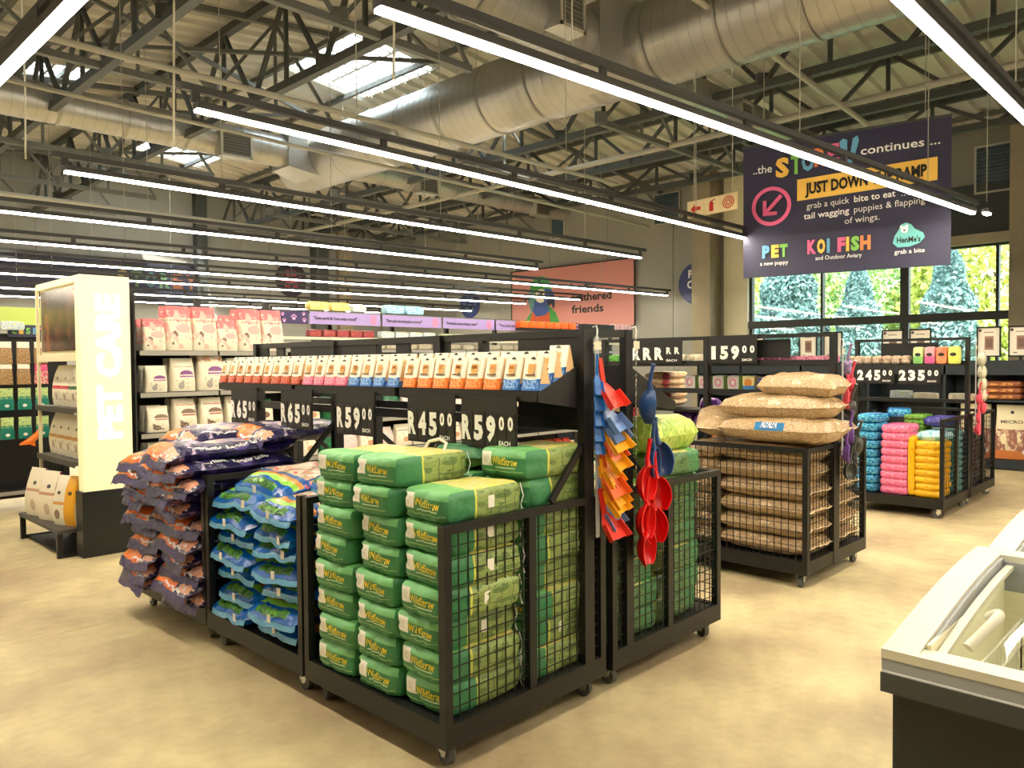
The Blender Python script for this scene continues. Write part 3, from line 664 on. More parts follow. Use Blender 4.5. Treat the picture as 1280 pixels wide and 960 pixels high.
def shelf_frame(x, ys, zt, label, wd=.07, rails=(), base=.1):
    """upright frame above the cages: one post at every bay line plus cross rails"""
    t = thing('gondola_frame', label, 'shelf frame', (x, ys[0], 0))
    for y in ys: MB().box(-wd/2, wd/2, y-ys[0]-.02, y-ys[0]+.02, base, zt).build('upright', BLK, t)
    L_ = ys[-1]-ys[0]
    for z0, z1 in rails: MB().box(-.018, .018, .02, L_-.02, z0, z1).build('cross_rail', BLK, t)
    return t
YS = [2.255, 3.27, 4.32, 5.35]
G1 = shelf_frame(2.81, YS, 1.75, 'tall black shelf frame rising behind the nearest cages', rails=((1.715, 1.75), (1.585, 1.63), (1.28, 1.33)))
G1b = shelf_frame(3.13, YS, 1.755, 'tall black shelf frame directly behind the first, with the red scoops', wd=.055, rails=((1.72, 1.755), (1.30, 1.35)))
# fascia blocks with the label windows, black side board, brackets
MB().box(-.012, .012, .02, .42, 1.33, 1.72).build('side_board', BLK2, G1)
for a, b_ in ((.95, 1.08), (1.30, 1.42), (1.62, 2.02), (2.12, 2.62), (2.72, 2.82), (2.95, 3.09)): MB().box(-.010, .010, a, b_, 1.63, 1.715).build('fascia_board', BLK2, G1)
MB().box(-.01, .01, .03, 1.0, 1.38, 1.58).build('back_board', BLK2, G1b)
for y in YS:
    yy = y-YS[0]
    MB().bar((-.02, yy, 1.22), (-.25, yy, .98), .018, .03).build('brace', BLK, G1)
    MB().bar((.02, yy, 1.12), (.25, yy, .93), .018, .03).build('brace', BLK, G1b)
MB().bar((0, 0, 1.735), (.32, 0, 1.735), .03, .035).build('tie_rail', BLK, G1)
# sloping trays
def tray(x0, x1, y0, y1, z0, z1, label, lip=.045):
    t = thing('sloping_shelf', label, 'shelf', (x0, y0, z0)); dx, dy, dz = x1-x0, y1-y0, z1-z0
    mb = MB(); mb.add([(0, 0, 0), (dx, 0, dz), (dx, dy, dz), (0, dy, 0), (0, 0, -.012), (dx, 0, dz-.012), (dx, dy, dz-.012), (0, dy, -.012)], [(0, 1, 2, 3), (4, 7, 6, 5), (0, 4, 5, 1), (1, 5, 6, 2), (2, 6, 7, 3), (3, 7, 4, 0)]); mb.build('shelf_board', BLK2, t)
    s_ = 1 if dx > 0 else -1
    MB().box(min(0, -s_*.006), max(0, -s_*.006), 0, dy, -.03, lip*.35).build('front_lip', BLK, t)
    for y in (0, dy):
        m_ = MB(); m_.add([(0, y-.004, -.03), (dx, y-.004, dz-.15), (dx, y-.004, dz+lip), (0, y-.004, lip*.2), (0, y+.004, -.03), (dx, y+.004, dz-.15), (dx, y+.004, dz+lip), (0, y+.004, lip*.2)], [(0, 1, 2, 3), (4, 7, 6, 5), (0, 4, 5, 1), (1, 5, 6, 2), (2, 6, 7, 3), (3, 7, 4, 0)]); m_.build('side_panel', BLK, t)
    return t
TX0, TX1, TZ0, TZ1 = 2.50, 2.775, 1.455, 1.535
for k, (a, b_) in enumerate(((2.275, 3.25), (3.29, 4.30), (4.34, 5.34))):
    tray(TX0, TX1, a, b_, TZ0, TZ1, ['black sloping shelf nearest the camera, above the green bags', 'black sloping shelf above the blue bags', 'black sloping shelf above the purple litter bags'][k])
tray(3.60, 3.165, 2.275, 3.25, 1.37, 1.54, 'black sloping shelf on the far side of the frame, behind the scoops')

# price boards
DIG = mat('digit_white', (.98, .98, .95), .5); CARD = mat('digit_card', (.13, .125, .12), .35)
def price(loc, w, h, face, txt, sup, label, head=.09, dots=False, tilt=0, each=True, nocards=False):
    t = thing('price_board', label, 'price sign', loc, tilt); f = FR(0, 0, 0, face); n = f[1].cross(f[2])
    MB().poly([(0, 0), (w, 0), (w, h+head), (0, h+head)], f, 0, .006).build('board', BLK2, t)
    cw = w*.68/len(txt); f2 = (n*.006, f[1], f[2]); f3 = (n*.010, f[1], f[2])
    if not nocards:
        for i in range(len(txt)): MB().poly([(i*cw+.004, .01), ((i+1)*cw-.003, .01), ((i+1)*cw-.003, h-.008), (i*cw+.004, h-.008)], f2, 0, .003).build('digit_card', CARD, t)
        sw = w*.31/2
        for i in range(2): MB().poly([(len(txt)*cw+i*sw+.002, .01), (len(txt)*cw+(i+1)*sw-.002, .01), (len(txt)*cw+(i+1)*sw-.002, h-.008), (len(txt)*cw+i*sw+.002, h-.008)], f2, 0, .003).build('digit_card', CARD, t)
    mb = MB()
    for i, c in enumerate(txt): mb.text(c, f3, (i+.5)*cw, h*.26, h*.62, 0, .055, 'c', fit=cw*(.76 if c != '1' else .42))
    for i, c in enumerate(sup): mb.text(c, f3, len(txt)*cw+(i+.5)*w*.155, h*.54, h*.34, 0, .045, 'c', fit=w*.095)
    if each: mb.text('EACH', f3, len(txt)*cw+w*.03, h*.13, h*.12, 0, .03, fit=w*.2)
    mb.build('digits', DIG, t); return t
for y, tx, lb in ((2.748, 'R59', 'black price board reading R59.00, the one nearest the scoops'), (3.160, 'R45', 'black price board reading R45.00 above the green bags'), (3.815, 'R59', 'black price board reading R59.00 left of the R45.00 board'), (4.445, 'R65', 'black price board reading R65.00 above the blue bags'), (5.12, 'R65', 'leftmost black price board reading R65.00')):
    price((2.485, y, 1.20), .365, .175, '-x', tx, '00', lb, head=.07)

# ================================================================ GREEN BAGS
GB = (.25, .53, .34); GL = (.48, .76, .50); YG = (.54, .62, .36)  # GL: highlight painted along the upper front of each bag
green = paint('green_wrapper', GB, [('r', 0, 1, .72, 1, GL), ('r', 0, 1, 1, 1.35, (.42, .70, .40)), ('r', 0, 1, 1.3, 2, (.80, .78, .40)), ('n', 9, .55, 0, 1, 1.3, 2, (.86, .80, .62)), ('r', .0, .95, .25, .272, (.62, .80, .50)), ('r', .10, .33, .40, .86, (.95, .94, .90)), ('n', 60, .58, .15, .28, .50, .74, (.50, .38, .38)),
    ('r', .38, .80, .36, .40, (.75, .86, .70)), ('r', 1.34, 2, -1, 2, YG), ('n', 14, .5, 1.36, 2, 0, 1, (.58, .66, .38)), ('n', 5, .56, 1.36, 2, 0, 1, (.40, .50, .28)), ('r', 1.34, 1.365, 0, 1, (.85, .85, .35)), ('r', 1.55, 1.56, .15, .85, (.30, .38, .18)), ('r', 1.72, 1.73, .15, .85, (.30, .38, .18)), ('r', 1.86, 1.87, .15, .85, (.30, .38, .18)),
    ('r', 2, 3, -1, 2, YG), ('n', 14, .5, 2, 3, 0, 1, (.45, .52, .25)), ('r', 3, 3.66, -1, 2, (.33, .47, .29)), ('n', 12, .55, 3, 4, 0, 1, (.42, .55, .34)), ('n', 5, .60, 3, 4, 0, 1, (.20, .34, .22))], rough=.42, bump=.35, bscale=16)
YEL = mat('logo_yellow', (.98, .86, .12), .5)
gk = []
for s_ in range(5):
    mb, fn = boxbag(.30, .44, .138, s_+1, p=7, amp=.009, nx=16, ny=12, nz=8)
    me = mb.mesh('wrapper', green); lt = MB()
    lt.text('WildStraw', None, -.27, .0, .50, 0, .006, fit=.98, fn=lambda x, y, fn=fn: fn(x, -1, y-.10*(x+.27)+.0)+V((0, -.007, 0)))
    hd = MB().tube([(-.07, .12, .12), (-.06, .15, .165), (0, .16, .18), (.06, .15, .165), (.07, .12, .12)], .008, 6)
    st = MB().tube([(.12, .222, .125), (.135, .228, .07), (.12, .226, .03), (.14, .222, .0)], .003, 5)
    gk.append(Kind('green_bag', 'bag', [('wrapper', me), ('lettering', lt.mesh('lettering', YEL)), ('string', st.mesh('string', WHT))]))
    if s_ == 0: HANDLE = hd.mesh('handle', mat('handle_white', (.9, .88, .82), .5))
PLW = mat('tag_white', (.95, .94, .9), .5)
tagm = MB().poly([(0, 0), (.035, 0), (.035, .05), (0, .05)], FR(0, 0, 0, '-y'), 0, .002).mesh('tag', PLW)
gn = 0
def gstack(x, ys, n, zs, where, grp, dz=.128, handles=(), jit=.017, turn=0):
    for i in range(n):
        k = gk[random.randrange(5)]; j = V((random.uniform(-jit, jit), random.uniform(-jit, jit), 0))
        o = k.put((x+j.x, ys+j.y, zs+i*dz), -PI/2+turn+random.uniform(-.085, .085), 'green bag, %s in %s' % (frombase(i, n), where), grp)
        if random.random() < .4: link('tag', tagm, o, (.152, .0, .05), PI/2)
        if i in handles: link('handle', HANDLE, o)
gr = 'green bags in the nearest cage'
gstack(2.15, 3.035, 8, .187, 'the left stack at the open front', gr, .125)
gstack(2.16, 2.725, 8, .187, 'the middle stack at the open front', gr, .126, (7,))
gstack(2.17, 2.42, 7, .187, 'the right stack at the open front', gr, .128)
gstack(2.64, 3.05, 7, .187, 'the left stack behind the front ones', gr)
gstack(2.64, 2.74, 7, .187, 'the middle stack behind the front ones', gr)
gstack(2.64, 2.43, 8, .187, 'the right stack behind the front ones', gr)
gr = 'green bags in the cage behind the scoops'
for q, (x, nm) in enumerate(((3.22, 'near'), (3.66, 'far'))):
    for w_, (y, nn_) in enumerate(((2.43, 'right'), (2.74, 'middle'), (3.05, 'left'))):
        gstack(x+.02, y, 6+(q == 1 and w_ == 0) if w_ < 2 else 6, .187, 'the %s %s stack behind the scoops' % (nm, nn_), gr, .13, turn=PI)
# bright lime bag lying on top of that cage
lime = paint('lime_wrapper', (.66, .78, .30), [('n', 5, .5, 0, 2, 0, 1, (.80, .86, .42)), ('n', 30, .55, 0, 2, 0, 1, (.55, .68, .25))], rough=.4, bump=.4)
mb, _, _ = pillow(.36, .52, .20, 3, 0, amp=.01); Kind('lime_bag', 'bag', [('wrapper', mb.mesh('wrapper', lime))]).put((3.66, 2.47, 1.09), -PI/2+.1, 'large lime green bag on top of the cage behind the scoops')
mb, _, _ = pillow(.30, .44, .12, 8, 0, amp=.01); Kind('olive_bag', 'bag', [('wrapper', mb.mesh('wrapper', green)), ('handle', HANDLE)]).put((2.63, 2.80, 1.09), -PI/2+.3, 'green bag lying loose behind the top row, under the sloping shelf')

# ================================================================ PURPLE AND ORANGE LITTER BAGS
purple = paint('purple_wrapper', (.10, .08, .30), [('n', 5, .60, 0, 2, .12, 1, (.30, .25, .55)), ('r', .12, .72, .28, .72, (.82, .72, .66)), ('n', 9, .5, .12, .72, .28, .72, (.55, .50, .72)), ('r', 0.08, .58, .012, .17, (.93, .46, .06)), ('n', 12, .58, .08, .58, .012, .17, (.93, .60, .16)), ('r', .66, .95, .02, .12, (.88, .62, .50)), ('n', 30, .57, .60, 1, 0, .09, (.93, .88, .92)), ('n', 3, .58, 0, 2, 0, .12, (.90, .42, .08)), ('r', 1.15, 1.6, .0, .05, (.82, .42, .18)), ('n', 14, .54, 1, 2, 0, .15, (.62, .52, .72)), ('n', 20, .57, 0, 1, .2, .3, (.8, .74, .84))], rough=.28, bump=.55, bscale=14)
FIN = mat('fin_lilac', (.24, .19, .42), .25, bump=.5, bscale=60, vary=.7, vscale=25)
pk = []
for s_ in range(6):
    mb, fin, fn = pillow(.50, .80, .105, s_+11, .02, amp=.014, droop=.10, pu=5, pv=6)
    lt = MB()
    lt.text('marltons', None, -.62, 0, .30, 0, .03, fit=.42, fn=lambda x, y, fn=fn: fn(.93-y*.42, x, 1)+V((.003, 0, .003)))
    lt.text('Regular Litter', None, -.12, 0, .30, 0, .03, fit=.62, fn=lambda x, y, fn=fn: fn(.93-y*.42, x, 1)+V((.003, 0, .003)))
    lt.text('marltons', None, -.1, 0, .22, 0, .04, fit=.75, fn=lambda x, y, fn=fn: fn(x, -.985+y*.16, 1)+V((0, -.004, .003)))
    pk.append(Kind('litter_bag', 'bag', [('wrapper', mb.mesh('wrapper', purple)), ('crimped_fin', fin[0].mesh('crimped_fin', FIN)), ('crimped_fin', fin[1].mesh('crimped_fin', FIN)), ('lettering', lt.mesh('lettering', WHT))]))
gr = 'purple and orange litter bags'
for c, (yc, nm) in enumerate(((4.60, 'right'), (5.10, 'left'))):
    n = 11 if c == 0 else 10
    for i in range(n):
        k = pk[random.randrange(6)]; tp = i > n-3
        k.put((2.24+random.uniform(-.05, .04)-(.05 if i > 5 else 0), yc+random.uniform(-.03, .03), .187+i*.085), -PI/2+random.uniform(-.16, .16), 'purple and orange litter bag, %s in the %s stack' % (frombase(i, n), nm), gr, (random.uniform(-.06, .06), random.uniform(-.06, .06)))
pk[1].put((2.66, 4.58, 1.11), -PI/2+.08, 'purple litter bag at the back of the pile, under the R65.00 board', gr, (0, .02))
pk[3].put((2.36, 4.86, 1.10), -PI/2-.05, 'uppermost purple litter bag, lying across both stacks', gr, (0, .03))

# ================================================================ BLUE BAGS
blue = paint('blue_wrapper', (.0, .35, .70), [('n', 6, .60, 0, 2, 0, 1, (.04, .46, .82)), ('r', 0.15, .70, .03, .085, (.26, .58, .22)), ('n', 14, .5, 0.15, .70, .03, .085, (.45, .72, .22)), ('r', .02, .98, .12, .18, (.55, .82, .25)), ('r', .02, .98, .18, .235, (.88, .55, .22)), ('r', .1, .9, .28, .72, (.88, .80, .72)), ('n', 7, .52, .1, .9, .28, .72, (.70, .60, .50)), ('n', 16, .6, .1, .9, .28, .72, (.90, .45, .40)), ('r', .1, .9, .235, .29, (.25, .42, .66)), ('n', 5, .6, 1, 2, .0, .2, (.05, .36, .66)), ('r', .93, 1.0, .3, .75, (.88, .62, .55)), ('n', 22, .56, .92, 1.0, .25, .8, (.75, .25, .2))], rough=.22, bump=.5, bscale=12)
FINB = mat('fin_white_blue', (.38, .68, .90), .3, bump=.4, vary=.4, vscale=25)
bk = []
for s_ in range(6):
    mb, fin, fn = pillow(.46, .70, .125, s_+31, .010, amp=.013, droop=.06, pu=4, pv=5)
    lt = MB().text('RECYCLED', None, -.72, 0, .26, 0, .03, fit=1.2, fn=lambda x, y, fn=fn: fn(x*.9, -.955+y*.42, 1)+V((0, -.003, .003)))
    bk.append(Kind('blue_bag', 'bag', [('wrapper', mb.mesh('wrapper', blue)), ('crimped_fin', fin[0].mesh('crimped_fin', FINB)), ('crimped_fin', fin[1].mesh('crimped_fin', FINB)), ('lettering', lt.mesh('lettering', mat('dark_green_print', (.12, .38, .12), .5))), ('tag', MB().poly([(0, 0), (.03, 0), (.03, .04), (0, .04)], FR(random.uniform(-.1, .1), -.352, .035, '-y'), 0, .002).mesh('tag', PLW))]))
gr = 'blue bags in the middle cage'
for c, (yc, nm, n) in enumerate(((3.54, 'right', 7), (4.02, 'left', 7))):
    for i in range(n):
        bk[random.randrange(6)].put((2.27+random.uniform(-.03, .05), yc+random.uniform(-.03, .03), .187+i*.100), -PI/2+random.uniform(-.12, .12), 'glossy blue bag, %s in the %s stack' % (frombase(i, n), nm), gr, (random.uniform(-.05, .05), random.uniform(-.06, .06)))
bk[2].put((2.36, 3.92, .885), -PI/2+.12, 'topmost blue bag at the front, tilted, its picture side up', gr, (.04, .05))
bk[4].put((2.55, 3.50, .90), -PI/2-.1, 'topmost blue bag at the back, beside the green bags', gr, (.0, -.02))

# ================================================================ WHITE TREAT CARTONS ON THE SLOPING SHELF
cart = {}
FACE = mat('pack_face_orange', (.93, .70, .40), .5); FACE2 = mat('pack_face_dark', (.45, .25, .12), .5); HOLE = mat('hang_hole', (.12, .1, .1), .6)
SIDEP = mat('pack_side_tan', (.88, .72, .52), .5)
for nm, c1, c2 in (('dark red', (.72, .24, .12), (.86, .45, .32)), ('pink', (.93, .42, .58), (.97, .65, .74)), ('blue', (.22, .46, .80), (.55, .74, .93)), ('orange', (.95, .46, .12), (.98, .66, .35))):
    pm = paint('carton_'+nm.replace(' ', '_'), (.97, .955, .90), [('r', 0, 2, 0, .34, c1), ('n', 9, .5, .08, .92, .06, .30, c2), ('e', .5, .36, .40, .05, (.97, .955, .9)), ('r', .0, .06, 0, .34, c1)], rough=.45, bump=.08)
    mb, sf = pouch(.115, .085, .152, 2, 'tent', nz=5, n=16, amp=.001)
    em = MB(); em.poly([(-.015, .140), (.015, .140), (.012, .146), (.004, .148), (0, .153), (-.004, .148), (-.012, .146)], FR(0, 0, 0, '-y'), 0); em.v = [tuple(sf(p[0], p[2])+V((0, -.001, 0))) for p in em.v]
    fc = MB()
    fc.disc(0, .095, .021, .024, FR(0, 0, 0, '-y'), 0); fc.poly([(-.021, .098), (-.019, .124), (-.007, .112), (.007, .112), (.019, .124), (.021, .098)], FR(0, 0, 0, '-y'), 0)
    fc.disc(-.008, .099, .004, .004, FR(0, 0, 0, '-y'), 1); fc.disc(.008, .099, .004, .004, FR(0, 0, 0, '-y'), 1); fc.disc(0, .087, .005, .003, FR(0, 0, 0, '-y'), 1)
    fc.poly([(-.030, .066), (.030, .066), (.030, .073), (-.030, .073)], FR(0, 0, 0, '-y'), 1)
    fc.v = [tuple(sf(p[0], p[2])+V((0, -.0012-.002*(q >= 0), 0))) for q, p in enumerate(fc.v)]
    sd = MB().poly([(-.040, .003), (.040, .003), (.0, .165)], (V((.0590, 0, 0)), V((0, 1, 0)), V((0, 0, .9))), 0, .001)
    sd.poly([(-.042, .0), (.042, .0), (.034, .03), (-.034, .03)], (V((.0593, 0, 0)), V((0, 1, 0)), V((0, 0, 1))), 1, .0015)
    cart[nm] = Kind('treat_carton', 'carton', [('carton_body', mb.mesh('carton_body', pm)), ('hang_hole', em.mesh('hang_hole', HOLE)), ('cat_face', fc.mesh('cat_face', [FACE, FACE2])), ('side_panel', sd.mesh('side_panel', [SIDEP, mat('side_'+nm.replace(' ', '_'), tuple(x*.8+.1 for x in c1), .5)]))])
seq = ['blue']*2+['orange']*6+['blue']*4+['pink']*4+['dark red']*9
counts = {}
for i, cn in enumerate(seq):
    y = 2.335+i*.1225+(.02 if i > 7 else 0)+(.02 if i > 15 else 0)
    rows = 3 if i == 0 else 2
    for r_ in range(rows):
        x = TX0+.050+r_*.088; z = TZ0+(x-TX0)*(TZ1-TZ0)/(TX1-TX0)+.004
        run = 'right-hand ' if (cn == 'blue' and i < 2) else 'left-hand ' if cn == 'blue' else ''
        key = (cn, run, r_); counts[key] = counts.get(key, 0)+1
        cart[cn].put((x, y+random.uniform(-.004, .004), z), -PI/2+random.uniform(-.05, .05), 'white carton, %s base, %s from the right among the %s%s ones, %s row' % (cn, NTH[counts[key]-1], run, cn, ['front', 'second', 'third'][r_]), 'white treat cartons on the sloping shelf')

# ================================================================ SCOOPS ON CLIP STRIPS
def flat_scoop(col, nm):
    m_ = mat('scoop_'+nm, col, .3); mb = MB()
    mb.add([(-.012, 0, 0), (.012, 0, 0), (.014, .006, -.13), (-.014, .006, -.13), (-.012, .008, 0), (.012, .008, 0), (.014, .014, -.13), (-.014, .014, -.13)], [(0, 3, 2, 1), (4, 5, 6, 7), (0, 1, 5, 4), (1, 2, 6, 5), (2, 3, 7, 6), (3, 0, 4, 7)])
    b2 = MB()
    P_ = [(-.02, .004, -.12), (.02, .004, -.12), (.045, -.01, -.16), (.055, -.045, -.235), (-.055, -.045, -.235), (-.045, -.01, -.16)]
    b2.add(P_+[(x, y+.004, z) for x, y, z in P_], [(5, 4, 3, 2, 1, 0), (6, 7, 8, 9, 10, 11)]+[(i, (i+1) % 6, (i+1) % 6+6, i+6) for i in range(6)])
    for a, c in ((2, 3), (5, 4)): p, q = V(P_[a]), V(P_[c]); b2.bar(p+V((0, -.01, 0)), q+V((0, -.012, 0)), .004, .03)
    sl = MB()
    for i in range(4):
        x = -.03+i*.02; sl.bar((x, -.022, -.185), (x*1.15, -.036, -.222), .004, .002)
    return Kind('litter_scoop', 'scoop', [('handle', mb.mesh('handle', m_)), ('blade', b2.mesh('blade', m_)), ('slots', sl.mesh('slots', mat('slot_dark', (.25, .15, .1), .6)))])
def cup_scoop(col, nm, L_=.17, R_=.064):
    m_ = mat('scoop_'+nm, col, .28); mb = MB(); n = 12; m2 = 8
    vs = []
    for j in range(m2+1):
        s_ = j/m2; z = -L_*s_; r_ = R_*math.sin(PI*(.04+.88*s_))**.5
        for i in range(n+1):
            th = PI*i/n; vs.append((r_*math.cos(th), r_*math.sin(th)*1.05, z*1+(0 if s_ < .99 else 0)))
    k = len(vs); vs2 = [(x*.94, y*.94-.001, z) for x, y, z in vs]; fs = []
    for j in range(m2):
        for i in range(n): a = j*(n+1)+i; fs += [(a, a+1, a+n+2, a+n+1), (k+a, k+a+n+1, k+a+n+2, k+a+1)]
    mb.add(vs+vs2, fs, 0, smooth=True)
    rim = MB(); E0 = [vs[j*(n+1)] for j in range(m2+1)]+[vs[m2*(n+1)+i] for i in range(1, n+1)]+[vs[j*(n+1)+n] for j in range(m2-1, -1, -1)]
    rim.tube(E0, .0028, 5, cap=False)
    hd = MB().tube([(0, .012, -.01), (0, .02, .03), (0, .012, .10), (0, .008, .13)], .010, 8, rr=[.016, .011, .010, .012])
    return Kind('feed_scoop', 'scoop', [('cup', mb.mesh('cup', m_)), ('rim', rim.mesh('rim', mat('rim_'+nm, tuple(min(1, x*1.25+.08) for x in col), .3))), ('handle', hd.mesh('handle', m_))])
def strip(x, y, z1, z0, label, chain=False):
    t = thing('clip_strip', label, 'clip strip', (x, y, z1))
    if chain:
        for i in range(int((z1-z0)/.03)): MB().tube([(0, -.003, -.03*i), (.005, 0, -.03*i-.013), (0, .003, -.03*i-.028), (-.005, 0, -.03*i-.013), (0, -.003, -.03*i)], .002, 4).build('chain_link', CHR, t)
    else: MB().box(-.014, .014, -.002, .002, z0-z1, 0).build('strip', mat('strip_clear', (.68, .70, .72), .3), t)
    MB().tube([(0, 0, -.01), (0, -.004, .03), (-.004, -.002, .05), (-.012, .016, .045)], .0035, 6).build('hook', WHT, t)
    MB().poly([(-.024, -.06), (.024, -.06), (.024, -.022), (-.024, -.022)], FR(0, -.004, 0, '-y'), 0).build('price_tag', mat('tag_cream', (.85, .83, .74), .5), t)
SY = 2.215
strip(2.845, SY, 1.715, .78, 'clip strip with litter scoops hanging on the near post')
fs_ = {'red': flat_scoop((.90, .22, .16), 'flat_red'), 'light blue': flat_scoop((.42, .55, .78), 'flat_blue'), 'yellow': flat_scoop((.98, .68, .12), 'flat_yellow'), 'orange': flat_scoop((.93, .40, .15), 'flat_orange'), 'blue': flat_scoop((.12, .42, .74), 'flat_deepblue')}
sc_list = [('red', 1.615, .028), ('light blue', 1.50, .04), ('light blue', 1.455, .05), ('yellow', 1.405, .05), ('orange', 1.37, .055), ('yellow', 1.315, .045), ('yellow', 1.255, .04), ('orange', 1.20, .035), ('yellow', 1.15, .035), ('yellow', 1.115, .015), ('light blue', 1.055, .008), ('red', 1.01, .003)]
cnt = {}
for i, (c, z, dx) in enumerate(sc_list):
    cnt[c] = cnt.get(c, 0)+1
    o_ = fs_[c].put((2.850+dx*.25, SY-.012-.002*(i % 3), z-.0), .0+random.uniform(-.15, .15), 'flat %s litter scoop, %s %s one from the top of its strip' % (c, NTH[cnt[c]-1], c), 'flat litter scoops on the near post', (random.uniform(-.1, .1)-.05, -.20+random.uniform(-.08, .08))); o_.scale = (1.05, 1.2, 1)
for i, z in enumerate((1.635, 1.56, 1.49, 1.42, 1.36)):
    o_ = fs_['blue'].put((2.838, SY-.01, z), -.5, 'deep blue litter scoop, %s of five along the left edge of the strip' % NTH[i], 'flat litter scoops on the near post', (0, .03)); o_.scale = (.42, .6, .8)
strip(3.155, SY, 1.72, .95, 'metal chain with blue and red feed scoops', True)
cs_ = {'blue': cup_scoop((.17, .30, .52), 'cup_blue'), 'red': cup_scoop((.86, .05, .06), 'cup_red'), 'purple': cup_scoop((.48, .33, .68), 'cup_purple', .12, .06), 'pink': cup_scoop((.93, .33, .42), 'cup_pink', .12, .055), 'grey': cup_scoop((.27, .28, .27), 'cup_grey', .13, .06), 'lavender': cup_scoop((.60, .52, .72), 'cup_lavender', .12, .05)}
for c, x, z, r_, tl, lb in (('blue', 3.23, 1.46, .9, -.25, 'navy blue feed scoop hanging highest on the chain'), ('blue', 3.26, 1.17, .3, -.1, 'navy blue feed scoop with its cup facing forward'), ('blue', 3.285, 1.19, -.6, -.15, 'navy blue feed scoop behind the forward-facing one'),
                         ('red', 3.175, 1.09, 0, .08, 'bright red feed scoop, highest and leftmost red one'), ('red', 3.265, 1.02, -.7, -.1, 'bright red feed scoop, highest on the right side'), ('red', 3.165, .90, .05, .06, 'bright red feed scoop in the middle of the left side'), ('red', 3.245, .86, -.6, -.05, 'bright red feed scoop low on the right side'), ('red', 3.20, .76, .1, .02, 'bright red feed scoop at the very bottom of the chain')):
    cs_[c].put((x, SY-.05-(.02 if x < 3.2 else 0), z), r_, lb, 'feed scoops on the chain', (0, tl))
strip(5.74, 2.205, 1.70, .9, 'clip strip with purple, pink and grey scoops on the second frame')
for c, x, z, r_, tl, lb in (('lavender', 5.80, 1.60, .6, -.5, 'lavender scoop hanging slanted at the top of the second strip'), ('pink', 5.86, 1.47, .8, -.35, 'pink scoop at the right of the lavender one'), ('pink', 5.78, 1.36, .2, -.1, 'small pink scoop next to the frame post'), ('grey', 5.86, 1.30, .9, -.4, 'pale grey scoop between the pink and purple ones'),
                            ('purple', 5.86, 1.10, .4, -.35, 'purple scoop with its cup open to the front, upper one'), ('purple', 5.78, .97, .3, -.25, 'purple scoop with its cup open to the front, lower one'), ('grey', 5.98, 1.02, 1.0, -.3, 'dark grey scoop right of the upper purple one'), ('grey', 5.93, .90, .4, -.2, 'dark grey scoop below the upper purple one'), ('grey', 5.84, .84, -.3, .1, 'lowest dark grey scoop on the second strip')):
    cs_[c].put((x, 2.17, z), r_, lb, 'scoops on the second frame', (0, tl))
strip(9.40, 2.205, 1.76, .9, 'clip strip with round packs and pink scoops on the third frame')
for c, x, z, r_, tl, lb in (('pink', 9.48, 1.22, .5, -.25, 'pink scoop hanging highest on the third frame'), ('pink', 9.62, 1.12, .9, -.4, 'pink scoop sticking out to the right on the third frame'), ('pink', 9.46, 1.02, .2, 0, 'pink scoop in the middle of the third frame strip'), ('pink', 9.44, .90, .1, 0, 'lowest pink scoop on the third frame')):
    cs_[c].put((x, 2.17, z), r_, lb, 'pink scoops on the third frame', (0, tl))
bm_ = paint('round_pack', (.80, .79, .70), [('n', 8, .5, 0, 2, 0, 1, (.55, .52, .45)), ('n', 14, .58, 0, 2, 0, 1, (.93, .93, .88))], rough=.25, bump=.3)
mb, fn = boxbag(.17, .09, .15, 4, p=2.3, amp=.008, nx=12, ny=8, nz=10); rk = Kind('round_pack', 'pack', [('wrapper', mb.mesh('wrapper', bm_)), ('hang_tab', MB().poly([(-.03, .14), (.03, .14), (.02, .19), (-.02, .19)], FR(0, 0, 0, '-y'), 0).mesh('hang_tab', WHT))])
for i, z in enumerate((1.52, 1.38, 1.25, 1.13)): rk.put((9.56+.02*i, 2.19, z), .2, 'round clear pack of chews, %s of four down the strip' % NTH[i], 'round packs on the third frame', (0, .1))

# ================================================================ TAN PELLET BAGS
tan = paint('pellet_bag', (.85, .74, .58), [('o', 90, (.66, .55, .41)), ('n', 3, .6, 0, 2, 0, 1, (.84, .74, .58)), ('r', .0, .085, .40, .60, (.12, .46, .70)), ('r', 1.42, 1.62, .33, .62, (.12, .46, .70)), ('r', .55, .80, .2, .36, (.25, .55, .72)), ('n', 30, .5, .55, .8, .2, .36, (.8, .8, .78))], rough=.25, bump=.5, bscale=24)
tk = []
for s_ in range(5):
    mb, fin, fn = pillow(.47, .72, .155, s_+51, .012, amp=.009, pu=3.2, pv=4.5, fz=.006)
    lt = MB().text('ALFALFA', None, -.15, 0, .14, 0, .03, fit=.30, fn=lambda x, y, fn=fn: fn(-.985+y*.9, -x, 1)+V((-.004, 0, .002)))
    tk.append(Kind('pellet_bag', 'bag', [('wrapper', mb.mesh('wrapper', tan)), ('crimped_fin', fin[0].mesh('crimped_fin', mat('fin_tan', (.82, .74, .62), .3))), ('crimped_fin', fin[1].mesh('crimped_fin', mat('fin_tan', (.82, .74, .62), .3))), ('lettering', lt.mesh('lettering', WHT))]))
tan2 = paint('pellet_bag_plain', (.85, .74, .58), [('o', 90, (.66, .55, .41)), ('n', 3, .6, 0, 2, 0, 1, (.88, .78, .62)), ('n', 26, .60, .03, .12, .35, .75, (.93, .90, .84))], rough=.25, bump=.5, bscale=24)
tp = []
for k_ in tk[:3]:
    me = k_.parts[0][1].copy(); me.materials[0] = tan2; tp.append(Kind('pellet_bag', 'bag', [('wrapper', me)]+k_.parts[1:3]))
gr = 'tan pellet bags in the wire cage'
